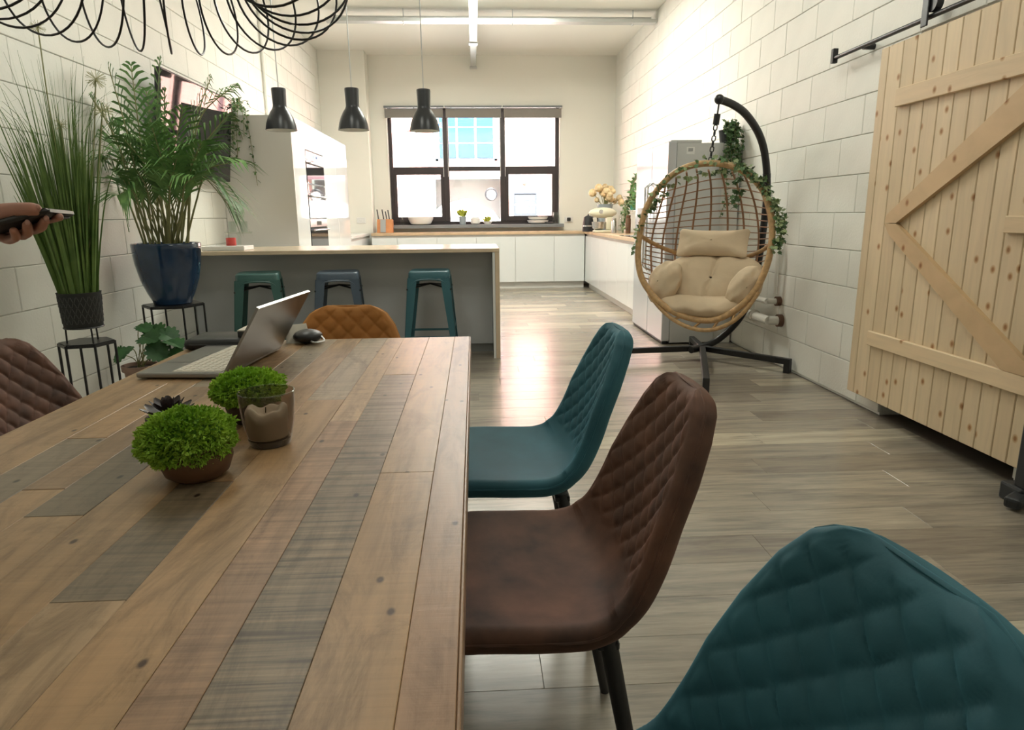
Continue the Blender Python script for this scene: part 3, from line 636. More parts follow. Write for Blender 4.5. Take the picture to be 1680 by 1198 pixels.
# ------------------------------------------------------------------ bar stools
def bar_stool(label, m, loc, rz):
    t = thing('bar_stool', label, 'stool', loc, rz, 'metal bar stools at the island')
    h = 0.735; s = 0.152
    def rr(hs, r, z, n=5):
        P = []
        for cx, cy, a0 in ((hs-r, hs-r, 0), (-hs+r, hs-r, 90), (-hs+r, -hs+r, 180), (hs-r, -hs+r, 270)):
            for k in range(n): a = R(a0+90*k/(n-1)); P.append(Vector((cx+r*math.cos(a), cy+r*math.sin(a), z)))
        return P
    rings = [rr(s+0.006, 0.04, h-0.055), rr(s+0.002, 0.04, h-0.012), rr(s-0.004, 0.036, h-0.003), rr(s-0.014, 0.03, h), rr(s-0.03, 0.02, h-0.004), rr(0.03, 0.01, h-0.005)]
    k = len(rings[0]); V = [p for r_ in rings for p in r_]; F = [(i*k+j, i*k+(j+1) % k, (i+1)*k+(j+1) % k, (i+1)*k+j) for i in range(len(rings)-1) for j in range(k)]+[tuple((len(rings)-1)*k+j for j in range(k))]
    obj('seat', MB().add(V, F), m, t, smooth=45)
    for sx in (-1, 1):
        for sy in (-1, 1):
            mb = MB()   # folded sheet leg: two tapering flanges meeting at the outer corner
            for flip in (0, 1):
                q = []
                for z, o_, w_ in ((h-0.05, s+0.008, 0.072), (0.0, s+0.062, 0.032)):
                    a = (sx*o_, sy*o_, z); b = (sx*(o_-w_), sy*o_, z) if flip == 0 else (sx*o_, sy*(o_-w_), z)
                    q += [Vector(a), Vector(b)]
                inn = Vector((0, -sy*0.004, 0)) if flip == 0 else Vector((-sx*0.004, 0, 0))
                mb.add([q[0], q[1], q[3], q[2], q[0]+inn, q[1]+inn, q[3]+inn, q[2]+inn], [(0, 1, 2, 3), (7, 6, 5, 4), (0, 4, 5, 1), (1, 5, 6, 2), (2, 6, 7, 3), (3, 7, 4, 0)])
            obj('leg', mb, m, t)
    for zc, ins in ((0.235, 0.055), (0.30, 0.048)):
        o_ = s+0.062-(zc/0.685)*0.054-0.006
        for kx in (0, 1):
            zz = zc if kx == 0 else zc
            if (zc == 0.235) == (kx == 0):
                for sg in (-1, 1):
                    A = (-o_, sg*o_, zz) if kx == 0 else (sg*o_, -o_, zz); B = (o_, sg*o_, zz) if kx == 0 else (sg*o_, o_, zz)
                    obj('footrest', MB().beam(A, B, 0.006, 0.018), m, t)
    zz = 0.60; o_ = s+0.014
    obj('brace', MB().tube([(-o_, -o_, zz), (0, 0, zz+0.03), (o_, o_, zz)], 0.007, 8).tube([(-o_, o_, zz), (0, 0, zz+0.03), (o_, -o_, zz)], 0.007, 8), 'black', t, smooth=40)
    for sg in (-1, 1): # curved gusset under the seat
        obj('gusset', MB().tube(spline([(-s-0.004, sg*(s+0.005), h-0.14), (-s+0.06, sg*(s+0.004), h-0.068), (s-0.06, sg*(s+0.004), h-0.068), (s+0.004, sg*(s+0.005), h-0.14)], 4), 0.008, 6), m, t, smooth=40)
bar_stool('green teal metal bar stool, leftmost at the island', 'stool_g', (-1.66, 5.27, 0), R(12))
bar_stool('slate blue metal bar stool, middle of three at the island', 'stool_b', (-1.055, 5.27, 0), R(7))
bar_stool('teal metal bar stool at the right end of the island', 'stool_t', (-0.352, 5.27, 0), R(0))

# ------------------------------------------------------------------ pendant lamps above the island
for i, (px, py) in enumerate(((454, 145), (574, 145), (692, 147))):
    p = PY(px, py, 5.72); lab = ['dark bell pendant lamp, left of the three above the island', 'dark bell pendant lamp, middle of the three above the island', 'dark bell pendant lamp, right of the three, before the window'][i]
    zb = p.z-0.315; t = thing('pendant_lamp', lab, 'lamp', (p.x+0.012, 5.72, zb), group='pendant lamps above the island')
    prof = [(0.122, 0.0), (0.120, 0.012), (0.113, 0.05), (0.098, 0.095), (0.078, 0.135), (0.060, 0.160), (0.054, 0.175), (0.052, 0.19), (0.056, 0.305), (0.054, 0.315)]
    obj('shade', MB().lathe(prof, 36, cap0=False), 'lampblack', t, smooth=40)
    obj('shade_lining', MB().lathe([(r_-0.004, z_+0.001) for r_, z_ in prof[:-2]], 36, cap0=False), 'lampwhite', t, smooth=40)
    obj('bulb', MB().ball((0, 0, 0.085), 0.032), 'bulb', t, smooth=60)
    obj('socket', MB().lathe([(0.018, 0.11), (0.018, 0.185)], 14), 'black', t, smooth=40)
    obj('cord', MB().tube([(0, 0, 0.31), (-0.01, 0.0, ZC-zb)], 0.0045, 6), 'galv', t)
    obj('ceiling_rose', MB().lathe([(0.045, ZC-zb-0.03), (0.05, ZC-zb-0.001)], 20), 'lampblack', t, smooth=40)

# ------------------------------------------------------------------ fridge and its neighbours
t = thing('fridge', 'large silver two door fridge freezer against the right wall', 'fridge', (1.95, 6.36, 0))
fy0, fys, fy1, fx = 5.80, 6.32, 6.92, 1.645; fz = 1.735
obj('body', MB().box(fx+0.075, 2.12, fy0+0.01, fy1-0.01, 0.014, fz-0.012, 0.004), 'fridge_side', t, world=True)
obj('hinge_cover', MB().box(fx+0.02, 1.93, fy0+0.012, fy1-0.012, fz-0.0115, fz+0.012, 0.003), 'fridge_side', t, world=True)
for nm, a, b in (('fridge_door', fy0, fys-0.003), ('freezer_door', fys+0.003, fy1)):
    d = obj(nm, MB().box(fx, fx+0.072, a, b, 0.03, fz, 0.008), 'fridge', t, world=True)
    yy = b-0.045 if nm == 'fridge_door' else a+0.045
    obj('handle', MB().tube([(fx-0.001, yy, 0.62), (fx-0.045, yy, 0.66), (fx-0.045, yy, 1.38), (fx-0.001, yy, 1.42)], 0.010, 8), 'steel', d, world=True, smooth=50)
obj('water_dispenser', MB().box(fx-0.004, fx+0.004, 6.63, 6.83, 0.98, 1.2, 0.003), 'label', t, world=True)
obj('plinth_grille', MB().box(fx+0.012, fx+0.05, fy0+0.012, fy1-0.012, 0.006, 0.029, 0.004), 'black_plastic', t, world=True)
for yy in (fy0+0.06, fy1-0.06): obj('foot', MB().lathe([(0.02, 0), (0.02, 0.0135)], 10, c=(fx+0.1, yy, 0)), 'black_plastic', t, world=True)
obj('energy_sticker', MB().box(1.80, 1.87, fy0+0.0075, fy0+0.0098, 1.63, 1.69), 'labelw', t, world=True)
obj('sticker_print', MB().box(1.815, 1.855, fy0+0.0055, fy0+0.0074, 1.655, 1.68), 'label', t, world=True)
solo('fridge_housing', MB().box(2.125, 2.285, 5.84, 6.9, 0, 1.72, 0.003), 'panel', 'white panel boxing in the gap between fridge and wall', 'panel')

# pot with ivy on the fridge
def leaf_shape(kind='ivy', s=1.0, fold=0.15):
    m = MB()
    if kind == 'ivy': P = [(0, 0), (0.42, 0.12), (0.30, 0.42), (0.52, 0.55), (0.22, 0.66), (0, 1.0), (-0.22, 0.66), (-0.52, 0.55), (-0.30, 0.42), (-0.42, 0.12)]
    elif kind == 'oval': P = [(0, 0), (0.2, 0.2), (0.27, 0.5), (0.17, 0.8), (0, 1.0), (-0.17, 0.8), (-0.27, 0.5), (-0.2, 0.2)]
    else: P = [(0, 0), (0.07, 0.3), (0.06, 0.7), (0, 1.0), (-0.06, 0.7), (-0.07, 0.3)]
    n = len(P); top = [Vector((x*s, y*s, abs(x)*s*fold-0.12*s*y*y)) for x, y in P]; c = Vector((0, 0.45*s, -0.03*s))
    V = top+[c]+[p-Vector((0, 0, 0.012*s)) for p in top]+[c-Vector((0, 0, 0.012*s))]
    F = [(i, (i+1) % n, n) for i in range(n)]+[(n+1+(i+1) % n, n+1+i, 2*n+1) for i in range(n)]
    return m.add(V, F)
LEAF = {}
def leaf(kind, mname, s):
    k = (kind, mname, s)
    if k not in LEAF: LEAF[k] = leaf_shape(kind, s).mesh('leaf', M[mname])
    return LEAF[k]
def place_leaf(parent, me, p, d, tilt=0.0, name='leaf'):
    # p in the parent's frame; leaf's length runs along d
    y = Vector(d).normalized(); up = Vector((random.uniform(-.5, .5), random.uniform(-.9, 0.1), random.uniform(0.3, 1)))
    x = y.cross(up).normalized(); z = x.cross(y); o = link(name, me, parent)
    o.matrix_local = Matrix.Translation(p) @ Matrix((x, y, z)).transposed().to_4x4()
    return o
def rnd(a): return random.uniform(-a, a)
def trailing(t, mname, smat, mats, top, strands, s, step, kind='ivy'):
    # strands: list of polylines in the parent's frame
    m = MB()
    for st in strands:
        pts = spline(st, 6); m.tube(pts, 0.0025, 5)
        acc = 0
        for i in range(len(pts)-1):
            d = pts[i+1]-pts[i]; acc += d.length
            while acc > step:
                acc -= step; place_leaf(t, leaf(kind, random.choice(mats), s*random.choice((0.8, 1, 1.2))), pts[i]+Vector((rnd(.008), rnd(.008), rnd(.008))), Vector((rnd(1), rnd(1)-0.4, rnd(0.8)-0.3)))
    obj('stems', m, smat, t)
t = thing('ivy_pot', 'ivy in a dark pot on top of the fridge housing', 'plant', (2.19, 5.93, fz-0.0145))
obj('pot', MB().lathe([(0.06, 0.0), (0.075, 0.11), (0.078, 0.115), (0.07, 0.115), (0.066, 0.1)], 20), 'blackpot', t, smooth=40)
st = []
for k in range(9):
    a = random.uniform(-PI, PI); r_ = random.uniform(0.04, 0.09)
    st.append([(0, 0, 0.09), (0.5*r_*math.cos(a), 0.5*r_*math.sin(a), 0.14+random.random()*0.05), (r_*math.cos(a), r_*math.sin(a)-0.02, 0.15+rnd(0.05)), (1.3*r_*math.cos(a), r_*math.sin(a)-0.05, 0.12)])
for k in range(9):
    x = -0.07+0.017*k+rnd(.01); L = random.uniform(0.12, 0.30)
    st.append([(x*0.5, -0.04, 0.10), (x*0.9, -0.11, 0.12), (x+rnd(.02), -0.165, 0.0), (x+rnd(.03), -0.17, -L*0.5), (x+rnd(.03), -0.165, -L)])
st.append([(-0.02, -0.06, 0.10), (-0.05, -0.14, 0.08), (-0.06, -0.18, -0.2), (-0.06, -0.2, -0.45), (-0.10, -0.19, -0.62)])
trailing(t, 'ivy', 'stem', ['ivy'], None, st, 0.038, 0.017)

# pipes on the right wall
for i, (z, ya, r_, lab) in enumerate(((0.49, 4.93, 0.022, 'upper thin white pipe end low on the right wall'), (0.35, 4.88, 0.034, 'lower thick white pipe end low on the right wall'))):
    t = thing('heating_pipe', lab, 'pipe', (2.2, 5.3, z))
    xc = 2.20-0.0*i
    obj('pipe', MB().tube(spline([(xc, 5.77, z), (xc, ya+0.08, z), (xc+0.01, ya+0.02, z), (xc+0.05, ya, z), (XR-0.004, ya, z)], 5), r_, 14), 'pipe', t, smooth=50, world=True)
    obj('union', MB().tube([(xc, ya+0.24, z), (xc, ya+0.28, z)], r_+0.012, 14), 'pipe', t, smooth=40, world=True)
    obj('wall_collar', MB().tube([(XR-0.035, ya, z), (XR-0.001, ya, z)], r_+0.014, 16), 'brass', t, smooth=40, world=True)
solo('riser_pipe', MB().tube([(2.255, 4.93, 0.545), (2.255, 4.93, 0.86), (2.285, 4.93, 0.88)], 0.014, 10), 'pipe', 'thin white riser pipe on the right wall behind the egg chair', 'pipe', smooth=40)

# ------------------------------------------------------------------ small things on the worktops and the sill
t = thing('knife_block', 'orange wooden knife block on the worktop left of the window', 'knife block', (-1.42, 10.88, WT))
obj('block', MB().poly([(-0.10, -0.09, 0.0005), (-0.10, 0.09, 0.0005), (-0.10, 0.11, 0.19), (-0.10, -0.02, 0.21)], 0.24, (1, 0, 0)), 'blockwood', t)
obj('front_plate', MB().beam((-0.005, -0.097, 0.01), (-0.005, -0.032, 0.205), 0.085, 0.006, up=(0, -1, 0)), 'label', t, label='grey metal front plate')
for x, zz in ((-0.08, 0.36), (0.0, 0.36), (0.05, 0.33), (0.09, 0.35)): obj('knife_handle', MB().tube([(x, 0.03, 0.19), (x-0.02, 0.02, zz)], 0.009, 8), 'black_plastic', t)
zs = WZ0+0.01
def sillpos(px): return PY(px, 360, YB-0.05).x
def pot_plant(name, label, cat, x, y, z, r0, r1, h, potm, leafm, n, ls, group=None, spread=0.07, kind='oval'):
    t = thing(name, label, cat, (x, y, z), group=group)
    obj('pot', MB().lathe([(r0, 0.0005), (r1, h), (r1-0.006, h), (r1-0.01, h-0.015)], 20), potm, t, smooth=40)
    for k in range(n):
        a = random.uniform(0, 2*PI); place_leaf(t, leaf(kind, leafm, ls), Vector((rnd(r1*.5), rnd(r1*.5), h-0.01+random.random()*0.04)), Vector((math.cos(a)*0.5, math.sin(a)*0.5, random.uniform(0.4, 1.4))))
    return t
solo('bowl', MB().lathe([(0.11, 0.0), (0.165, 0.02), (0.20, 0.09), (0.205, 0.125), (0.197, 0.125), (0.185, 0.09), (0.12, 0.03), (0.0, 0.025)], 30, c=(sillpos(690), YB-0.02+0.0, zs), cap1=False).xf(Matrix.Translation((0, 0, 0))), 'whitepot', 'wide white bowl at the left of the window sill', 'bowl', smooth=40)
pot_plant('potted_plant', 'yellow green plant in a tall grey pot on the window sill', 'plant', sillpos(759), YB-0.06, zs, 0.05, 0.062, 0.13, 'greypot', 'yellow', 34, 0.10, 'plants on the window sill')
solo('jar', MB().lathe([(0.05, 0), (0.075, 0.02), (0.08, 0.09), (0.06, 0.115), (0.052, 0.115), (0.06, 0.08)], 24, c=(sillpos(780), YB-0.06, zs)), 'whitepot', 'small white jar in the middle of the window sill', 'jar', smooth=40)
pot_plant('potted_plant', 'low yellow green plant in a shallow pale pot on the sill', 'plant', sillpos(800), YB-0.06, zs, 0.05, 0.075, 0.045, 'whitepot', 'yellow', 36, 0.075, 'plants on the window sill')
t = thing('serving_dish', 'stacked white dishes at the right of the window sill', 'dish', (sillpos(883), YB+0.0, zs))
obj('lower_dish', MB().lathe([(0.10, 0.0005), (0.16, 0.02), (0.18, 0.06), (0.174, 0.06), (0.15, 0.03), (0, 0.02)], 28, cap1=False), 'whitepot', t, smooth=40)
obj('upper_dish', MB().lathe([(0.09, 0.061), (0.15, 0.075), (0.17, 0.115), (0.163, 0.115), (0.14, 0.08), (0, 0.075)], 28, cap1=False), 'whitepot', t, smooth=40)
solo('dark_tray', MB().box(sillpos(893), sillpos(907), YB-0.155, YB-0.10, zs, zs+0.03, 0.01), 'black_plastic', 'small dark tray lying on the sill before the dishes', 'tray')
solo('small_bottle', MB().lathe([(0.03, 0), (0.032, 0.09), (0.012, 0.12), (0.012, 0.15), (0.0, 0.152)], 16, c=(sillpos(660), YB-0.05, zs), cap1=False), 'clear', 'small clear bottle at the left end of the sill', 'bottle', smooth=40)
solo('glass_carafe', MB().lathe([(0.055, 0), (0.06, 0.02), (0.06, 0.09), (0.045, 0.16), (0.048, 0.18), (0.042, 0.18), (0.054, 0.09)], 20, c=(sillpos(912), YB-0.05, zs)), 'clear', 'clear carafe at the right end of the sill', 'carafe', smooth=40)

RWX = 1.72
t = thing('kettle', 'black kettle with steel band in the far right corner', 'kettle', (1.72, 10.25, WT))
obj('body', MB().lathe([(0.085, 0.0005), (0.088, 0.02), (0.078, 0.15), (0.066, 0.215), (0.03, 0.235), (0.0, 0.238)], 24, cap1=False), 'black_plastic', t, smooth=40)
obj('band', MB().lathe([(0.0875, 0.075), (0.0862, 0.095)], 24, cap0=False, cap1=False), 'steel', t)
obj('handle', MB().tube(spline([(0.05, 0, 0.215), (0.13, 0, 0.22), (0.145, 0, 0.13), (0.10, 0, 0.04)], 5), 0.012, 8), 'black_plastic', t, smooth=50)
obj('lid_knob', MB().ball((0, 0, 0.245), 0.014, 10, 6), 'black_plastic', t, smooth=50)
t = thing('stand_mixer', 'cream stand mixer on the worktop in the right corner', 'mixer', (1.86, 9.72, WT))
obj('base', MB().box(-0.15, 0.13, -0.10, 0.10, 0.0005, 0.035, 0.015), 'cream', t, smooth=40)
obj('column', MB().box(0.02, 0.12, -0.06, 0.06, 0.036, 0.22, 0.025), 'cream', t, smooth=40)
obj('head', MB().ball((-0.02, 0, 0.275), (0.20, 0.085, 0.075), 20, 12), 'cream', t, smooth=60)
obj('badge', MB().tube([(-0.06, -0.083, 0.29), (-0.06, -0.073, 0.29)], 0.03, 16), 'steel', t)
obj('bowl', MB().lathe([(0.045, 0.036), (0.085, 0.06), (0.10, 0.15), (0.097, 0.15), (0.08, 0.065), (0, 0.05)], 22, c=(-0.08, 0, 0), cap1=False), 'steel', t, smooth=40)
for i, (x, y, h, r_, mm, lab) in enumerate(((1.93, 9.36, 0.20, 0.035, 'steel', 'steel canister beside the cream mixer'), (2.0, 9.22, 0.24, 0.04, 'clear', 'clear storage jar to the right of the steel canister'), (2.06, 9.06, 0.24, 0.035, 'brownpot', 'brown bottle at the right end of the jars'))):
    solo('canister', MB().lathe([(r_, 0.0005), (r_, h*0.8), (r_*0.8, h*0.85), (r_*0.85, h*0.86), (r_*0.85, h), (0, h)], 18, c=(x, y, WT), cap1=False), mm, lab, 'canister', smooth=40)
t = thing('dried_bouquet', 'cream dried flowers in a slate vase behind the mixer', 'flowers', (1.95, 10.15, WT))
obj('vase', MB().lathe([(0.06, 0.0005), (0.09, 0.1), (0.10, 0.30), (0.12, 0.40), (0.115, 0.40), (0.09, 0.3)], 22), 'greypot', t, smooth=40)
m = MB(); heads = []
for k in range(22):
    a = random.uniform(0, 2*PI); r_ = random.uniform(0.02, 0.24); z = random.uniform(0.50, 0.68)-r_*0.35
    p = Vector((r_*math.cos(a), r_*math.sin(a), z)); heads.append(p); m.tube([(0, 0, 0.3), p*0.5+Vector((0, 0, 0.18)), p], 0.004, 4)
obj('stems', m, 'stem', t)
hm = {}
for p in heads:
    s = random.choice((0.04, 0.05, 0.06))
    if s not in hm: hm[s] = MB().ball((0, 0, 0), s, 9, 7, fn=lambda d: 1+0.25*math.sin(d.x*9)*math.sin(d.y*8+1)*math.sin(d.z*7)).mesh('flower_head', M['dried'])
    link('flower_head', hm[s], t, p)
t = thing('hob', 'black glass hob set in the right worktop', 'hob', (2.0, 7.9, WT))
obj('glass', MB().box(-0.24, 0.22, -0.3, 0.3, 0.0005, 0.007, 0.002), 'blackpol', t)
for x, y, r_ in ((-0.11, -0.14, 0.08), (-0.11, 0.15, 0.1), (0.1, -0.14, 0.1), (0.1, 0.15, 0.07)): obj('cooking_zone', MB().tube([(x+r_*math.cos(2*PI*k/24), y+r_*math.sin(2*PI*k/24), 0.007) for k in range(24)], 0.0015, 4, closed=True), 'label', t)
for i, (z, lab) in enumerate(((1.48, 'upper white wall shelf beside the fridge'), (1.19, 'lower white wall shelf beside the fridge'))):
    t = thing('wall_shelf', lab, 'shelf', (2.2, 9.05, z))
    obj('board', MB().box(-0.10, 0.095, -0.5, 0.5, -0.02, 0, 0.002), 'panel', t)
    for yy in (-0.35, 0.35): obj('bracket', MB().beam((-0.07, yy, -0.0215), (0.095, yy, -0.0215), 0.02, 0.003).beam((0.093, yy, -0.025), (0.093, yy, -0.12), 0.02, 0.004, up=(1, 0, 0)), 'panel', t)
def shelf_plant(label, y, z, potm, mats, n, L, s=0.06):
    t = thing('trailing_plant', label, 'plant', (2.19, y, z), group='trailing plants on the right wall shelves')
    obj('pot', MB().lathe([(0.05, 0.0005), (0.07, 0.10), (0.064, 0.10), (0.06, 0.085)], 18), potm, t, smooth=40)
    st = []
    for k in range(n):
        a = random.uniform(PI*0.75, PI*1.6); st.append([(0, 0, 0.09), (0.07*math.cos(a), 0.09*math.sin(a), 0.17+rnd(0.03)), (-0.125+rnd(.015), 0.2*math.sin(a), 0.03), (-0.13+rnd(.02), 0.23*math.sin(a), -random.uniform(0.3, 1)*L)])
    trailing(t, 'x', 'stem', mats, None, st, s, 0.035, 'oval')
shelf_plant('trailing green plant on the upper wall shelf', 8.85, 1.48, 'whitepot', ['ivy', 'palm'], 10, 0.32)
shelf_plant('trailing plant in a green tin on the lower wall shelf', 9.3, 1.19, 'green_tin', ['ivy', 'ivy_p'], 8, 0.45)
t = thing('wall_socket', 'white wall socket with a black plug right of the window', 'socket', (1.56, YB-0.001, 1.06))
obj('plate', MB().box(-0.07, 0.07, -0.012, 0, -0.045, 0.045, 0.004), 'labelw', t); obj('plug', MB().box(-0.03, 0.03, -0.06, -0.0125, -0.025, 0.03, 0.012), 'black_plastic', t)
t = thing('wall_socket', 'pale wall socket left of the knife block', 'socket', (-1.78, 10.949, 1.08)); obj('plate', MB().box(-0.07, 0.07, -0.012, 0, -0.045, 0.045, 0.004), 'labelw', t); obj('switch', MB().box(-0.02, 0.02, -0.016, -0.0125, -0.015, 0.015, 0.002), 'whitepot', t)

# trailing plant on the tall cabinet
t = thing('trailing_plant', 'trailing plant in a white bowl on top of the tall cabinets', 'plant', (-2.15, 6.66, TZ))
obj('pot', MB().lathe([(0.07, 0.0005), (0.10, 0.06), (0.094, 0.06), (0.085, 0.045)], 20), 'whitepot', t, smooth=40)
st = []
for k in range(9):
    a = random.uniform(0, 2*PI); r_ = random.uniform(0.06, 0.12); st.append([(0, 0, 0.05), (r_*.6*math.cos(a), r_*.6*math.sin(a), 0.14+rnd(.05)), (r_*math.cos(a), r_*math.sin(a), 0.08)])
for k in range(10):
    x = -0.12+0.022*k; st.append([(x*.5, -0.03, 0.06), (x, -0.13, 0.09), (x+rnd(.02), -0.165, -0.05), (x+rnd(.03), -0.17, -random.uniform(0.12, 0.50))])
st.append([(0.06, -0.03, 0.06), (0.11, -0.14, 0.05), (0.14, -0.165, -0.2), (0.17, -0.17, -0.62)])
trailing(t, 'x', 'stem', ['ivy', 'palm'], None, st, 0.036, 0.026, 'oval')

# ------------------------------------------------------------------ television
t = thing('television', 'black wall television tilted down on the left wall', 'television', (-2.18, 5.74, 1.80))
def tvp(y, z, d): # plane through top (x=-2.12) and bottom (x=-2.20)
    x = -2.12-(2.16-z)/0.70*0.08; return Vector((x+d, y, z))
ya, yb, za, zb = 5.03, 6.42, 1.46, 2.16
V = [tvp(y, z, d) for d in (-0.035, 0) for y, z in ((ya, za), (yb, za), (yb, zb), (ya, zb))]
obj('case', MB().add(V, [(0, 1, 2, 3), (7, 6, 5, 4), (0, 4, 5, 1), (1, 5, 6, 2), (2, 6, 7, 3), (3, 7, 4, 0)]), 'black_plastic', t, world=True)
V = [tvp(y, z, d) for d in (0.0005, 0.003) for y, z in ((ya+0.012, za+0.016), (yb-0.012, za+0.016), (yb-0.012, zb-0.012), (ya+0.012, zb-0.012))]
obj('screen', MB().add(V, [(0, 1, 2, 3), (7, 6, 5, 4), (0, 4, 5, 1), (1, 5, 6, 2), (2, 6, 7, 3), (3, 7, 4, 0)]), 'blackpol', t, world=True)
obj('wall_bracket', MB().box(XL+0.002, -2.215, 5.5, 5.98, 1.70, 1.95, 0.004), 'black', t, world=True)

# ------------------------------------------------------------------ sliding barn door
dX0, dX1 = 2.215, 2.24   # room side face, wall side face
dr = bpy.data.objects.new('door_1', None); COL.objects.link(dr); dr.location = (dX0, 3.1, 0.105); dr['kind'] = 'structure'
DZ0, DZ1 = 0.105, 2.0
seams = [3.78, 3.708, 3.583, 3.474, 3.371, 3.262, 3.156, 3.05, 2.939, 2.83, 2.735, 2.63, 2.545, 2.464]
for i in range(len(seams)-1):
    a, b = seams[i+1]+0.0015, seams[i]-0.0015
    obj('board', MB().box(dX0, dX1, a, b, DZ0, DZ1, 0.0035), 'pine', dr, world=True)
obj('backing', MB().box(dX1, dX1+0.006, 2.47, 3.775, DZ0+0.01, DZ1-0.01), 'pine_brace', dr, world=True)
rx = dX0-0.022
def rail(z0, z1, y0, y1): obj('rail', MB().box(rx, dX0-0.0003, y0, y1, z0, z1, 0.003), 'pine_rail', dr, world=True)
rail(1.675, 1.765, 2.475, 3.575); rail(0.415, 0.495, 2.475, 3.595); rail(1.055, 1.125, 2.475, 2.72)
def brace(P): obj('brace', MB().poly([Vector((rx-0.002, y, z)) for y, z in P], 0.0237, (1, 0, 0)), 'pine_brace', dr, world=True)
brace([(3.545, 1.088), (3.54, 1.125), (2.66, 1.674), (2.475, 1.674), (2.475, 1.605), (3.445, 1.088)])
brace([(3.445, 1.084), (3.545, 1.084), (3.50, 1.03), (2.62, 0.496), (2.475, 0.496), (2.475, 0.535)])
t = thing('door_track', 'black sliding door track fixed high on the right wall', 'track', (2.235, 3.1, 2.04))
TZ_ = 2.068
obj('bar', MB().tube([(2.235, 1.9, TZ_), (2.235, 4.31, TZ_)], 0.0125, 12), 'black', t, smooth=40, world=True)
for yy in (4.0, 3.0, 2.1): obj('standoff', MB().tube([(2.235, yy, TZ_-0.004), (XR-0.001, yy, TZ_-0.004)], 0.017, 12), 'black', t, smooth=40, world=True)
obj('end_stop', MB().box(2.218, 2.25, 4.30, 4.33, TZ_-0.03, TZ_+0.055, 0.004), 'black', t, world=True)
for yy in (3.43, 2.66):
    w = obj('roller_hanger', MB().box(2.205, 2.2145, yy-0.024, yy+0.024, TZ_-0.045, TZ_+0.085, 0.004), 'black', t, world=True)
    obj('wheel', MB().tube([(2.2155, yy-0.03, TZ_+0.055), (2.25, yy-0.03, TZ_+0.055)], 0.042, 20), 'black', w, smooth=40, world=True)

# black foot of a stand at the right edge
t = thing('display_stand', 'black stand with a long floor foot right of the barn door', 'stand', (2.12, 2.30, 0))
obj('foot', MB().beam((2.065, 2.315, 0.03), (2.19, 2.38, 0.045), 0.06, 0.045, bev=0.012), 'black_plastic', t, world=True)
obj('post', MB().box(2.135, 2.175, 2.345, 2.40, 0.07, 1.4, 0.008), 'black_plastic', t, world=True)
obj('base_bar', MB().box(2.12, 2.195, 2.34, 2.45, 0.0, 0.075, 0.01), 'black_plastic', t, world=True)

# ------------------------------------------------------------------ dining table
TT = 0.765; TY1 = 2.145; TY0 = -0.05; TH = 0.045
t = thing('dining_table', 'reclaimed wood plank dining table in the foreground', 'table', (-0.445, 1.05, 0))
tan = (0.37, 0.233, 0.12); tanl = (0.42, 0.285, 0.165); tand = (0.28, 0.175, 0.095); grey = (0.23, 0.175, 0.118); olive = (0.185, 0.138, 0.088); greyl = (0.34, 0.27, 0.19); red_ = (0.36, 0.218, 0.13); dk = (0.15, 0.108, 0.07)
cols_ = [  # x0, x1, list of (y_end, colour, saw strength)
 (-0.867, -0.738, [(9, tan, 0.1)]),
 (-0.738, -0.667, [(0.62, tan, .1), (1.186, grey, 0.3), (9, tan, 0.15)]),
 (-0.667, -0.605, [(0.95, tan, .1), (1.55, tand, .2), (9, greyl, 0.2)]),
 (-0.605, -0.527, [(0.856, tan, 0.1), (1.21, olive, 0.35), (9, tan, 0.1)]),
 (-0.527, -0.445, [(0.55, grey, .3), (1.36, tan, 0.15), (9, greyl, 0.4)]),
 (-0.445, -0.367, [(0.643, tanl, 0.05), (0.96, olive, 0.5), (9, tan, 0.15)]),
 (-0.367, -0.286, [(1.408, tan, 0.1), (9, greyl, 0.5)]),
 (-0.286, -0.232, [(1.25, red_, 0.45), (9, tanl, 0.25)]),
 (-0.232, -0.152, [(1.63, grey, 1.0), (9, tanl, 0.2)]),
 (-0.152, -0.070, [(0.975, tan, 0.12), (9, tanl, 0.1)]),
 (-0.070, -0.0225, [(9, red_, 0.0)]),
]
for x0, x1, pcs in cols_:
    ys_ = TY0
    for ye, c, sw in pcs:
        y1_ = min(ye, TY1); dz = random.uniform(-0.0008, 0.0003) if x1 < -0.08 and x0 > -0.8 else 0
        o = obj('plank', MB().box(x0+0.0002, x1-0.0002, ys_+0.0002, y1_-0.0002, TT-0.020, TT+dz, 0.0007), 'table', t, world=True); o.color = (*c, 1-sw); ys_ = y1_
        # Object Info alpha is one minus the saw strength
        o.color[3] = 1-sw
obj('core', MB().box(-0.862, -0.0275, TY0+0.004, TY1-0.004, TT-TH, TT-0.0205), 'table_core', t, world=True)
o = obj('edge_board', MB().box(-0.0224, -0.0185, TY0, TY1, TT-TH-0.005, TT-0.001, 0.001), 'table', t, world=True); o.color = (*red_, 1)
o = obj('edge_board', MB().box(-0.872, -0.8675, TY0, TY1, TT-TH-0.005, TT-0.001, 0.001), 'table', t, world=True); o.color = (*tan, 1)
o = obj('edge_board', MB().box(-0.867, -0.0225, TY1, TY1+0.004, TT-TH-0.005, TT-0.001, 0.001), 'table', t, world=True); o.color = (*tanl, 1)
for yy in (TY0+0.12, TY1-0.16):
    m = MB()
    for xx in (-0.80, -0.09):
        o = obj('leg', MB().box(xx-0.035, xx+0.035, yy-0.035, yy+0.035, 0, TT-TH-0.09, 0.004), 'table', t, world=True); o.color = (*tand, 0.9)
    o = obj('apron', MB().box(-0.835, -0.055, yy-0.02, yy+0.02, TT-TH-0.0895, TT-TH-0.0005, 0.003), 'table', t, world=True); o.color = (*tand, 0.9)

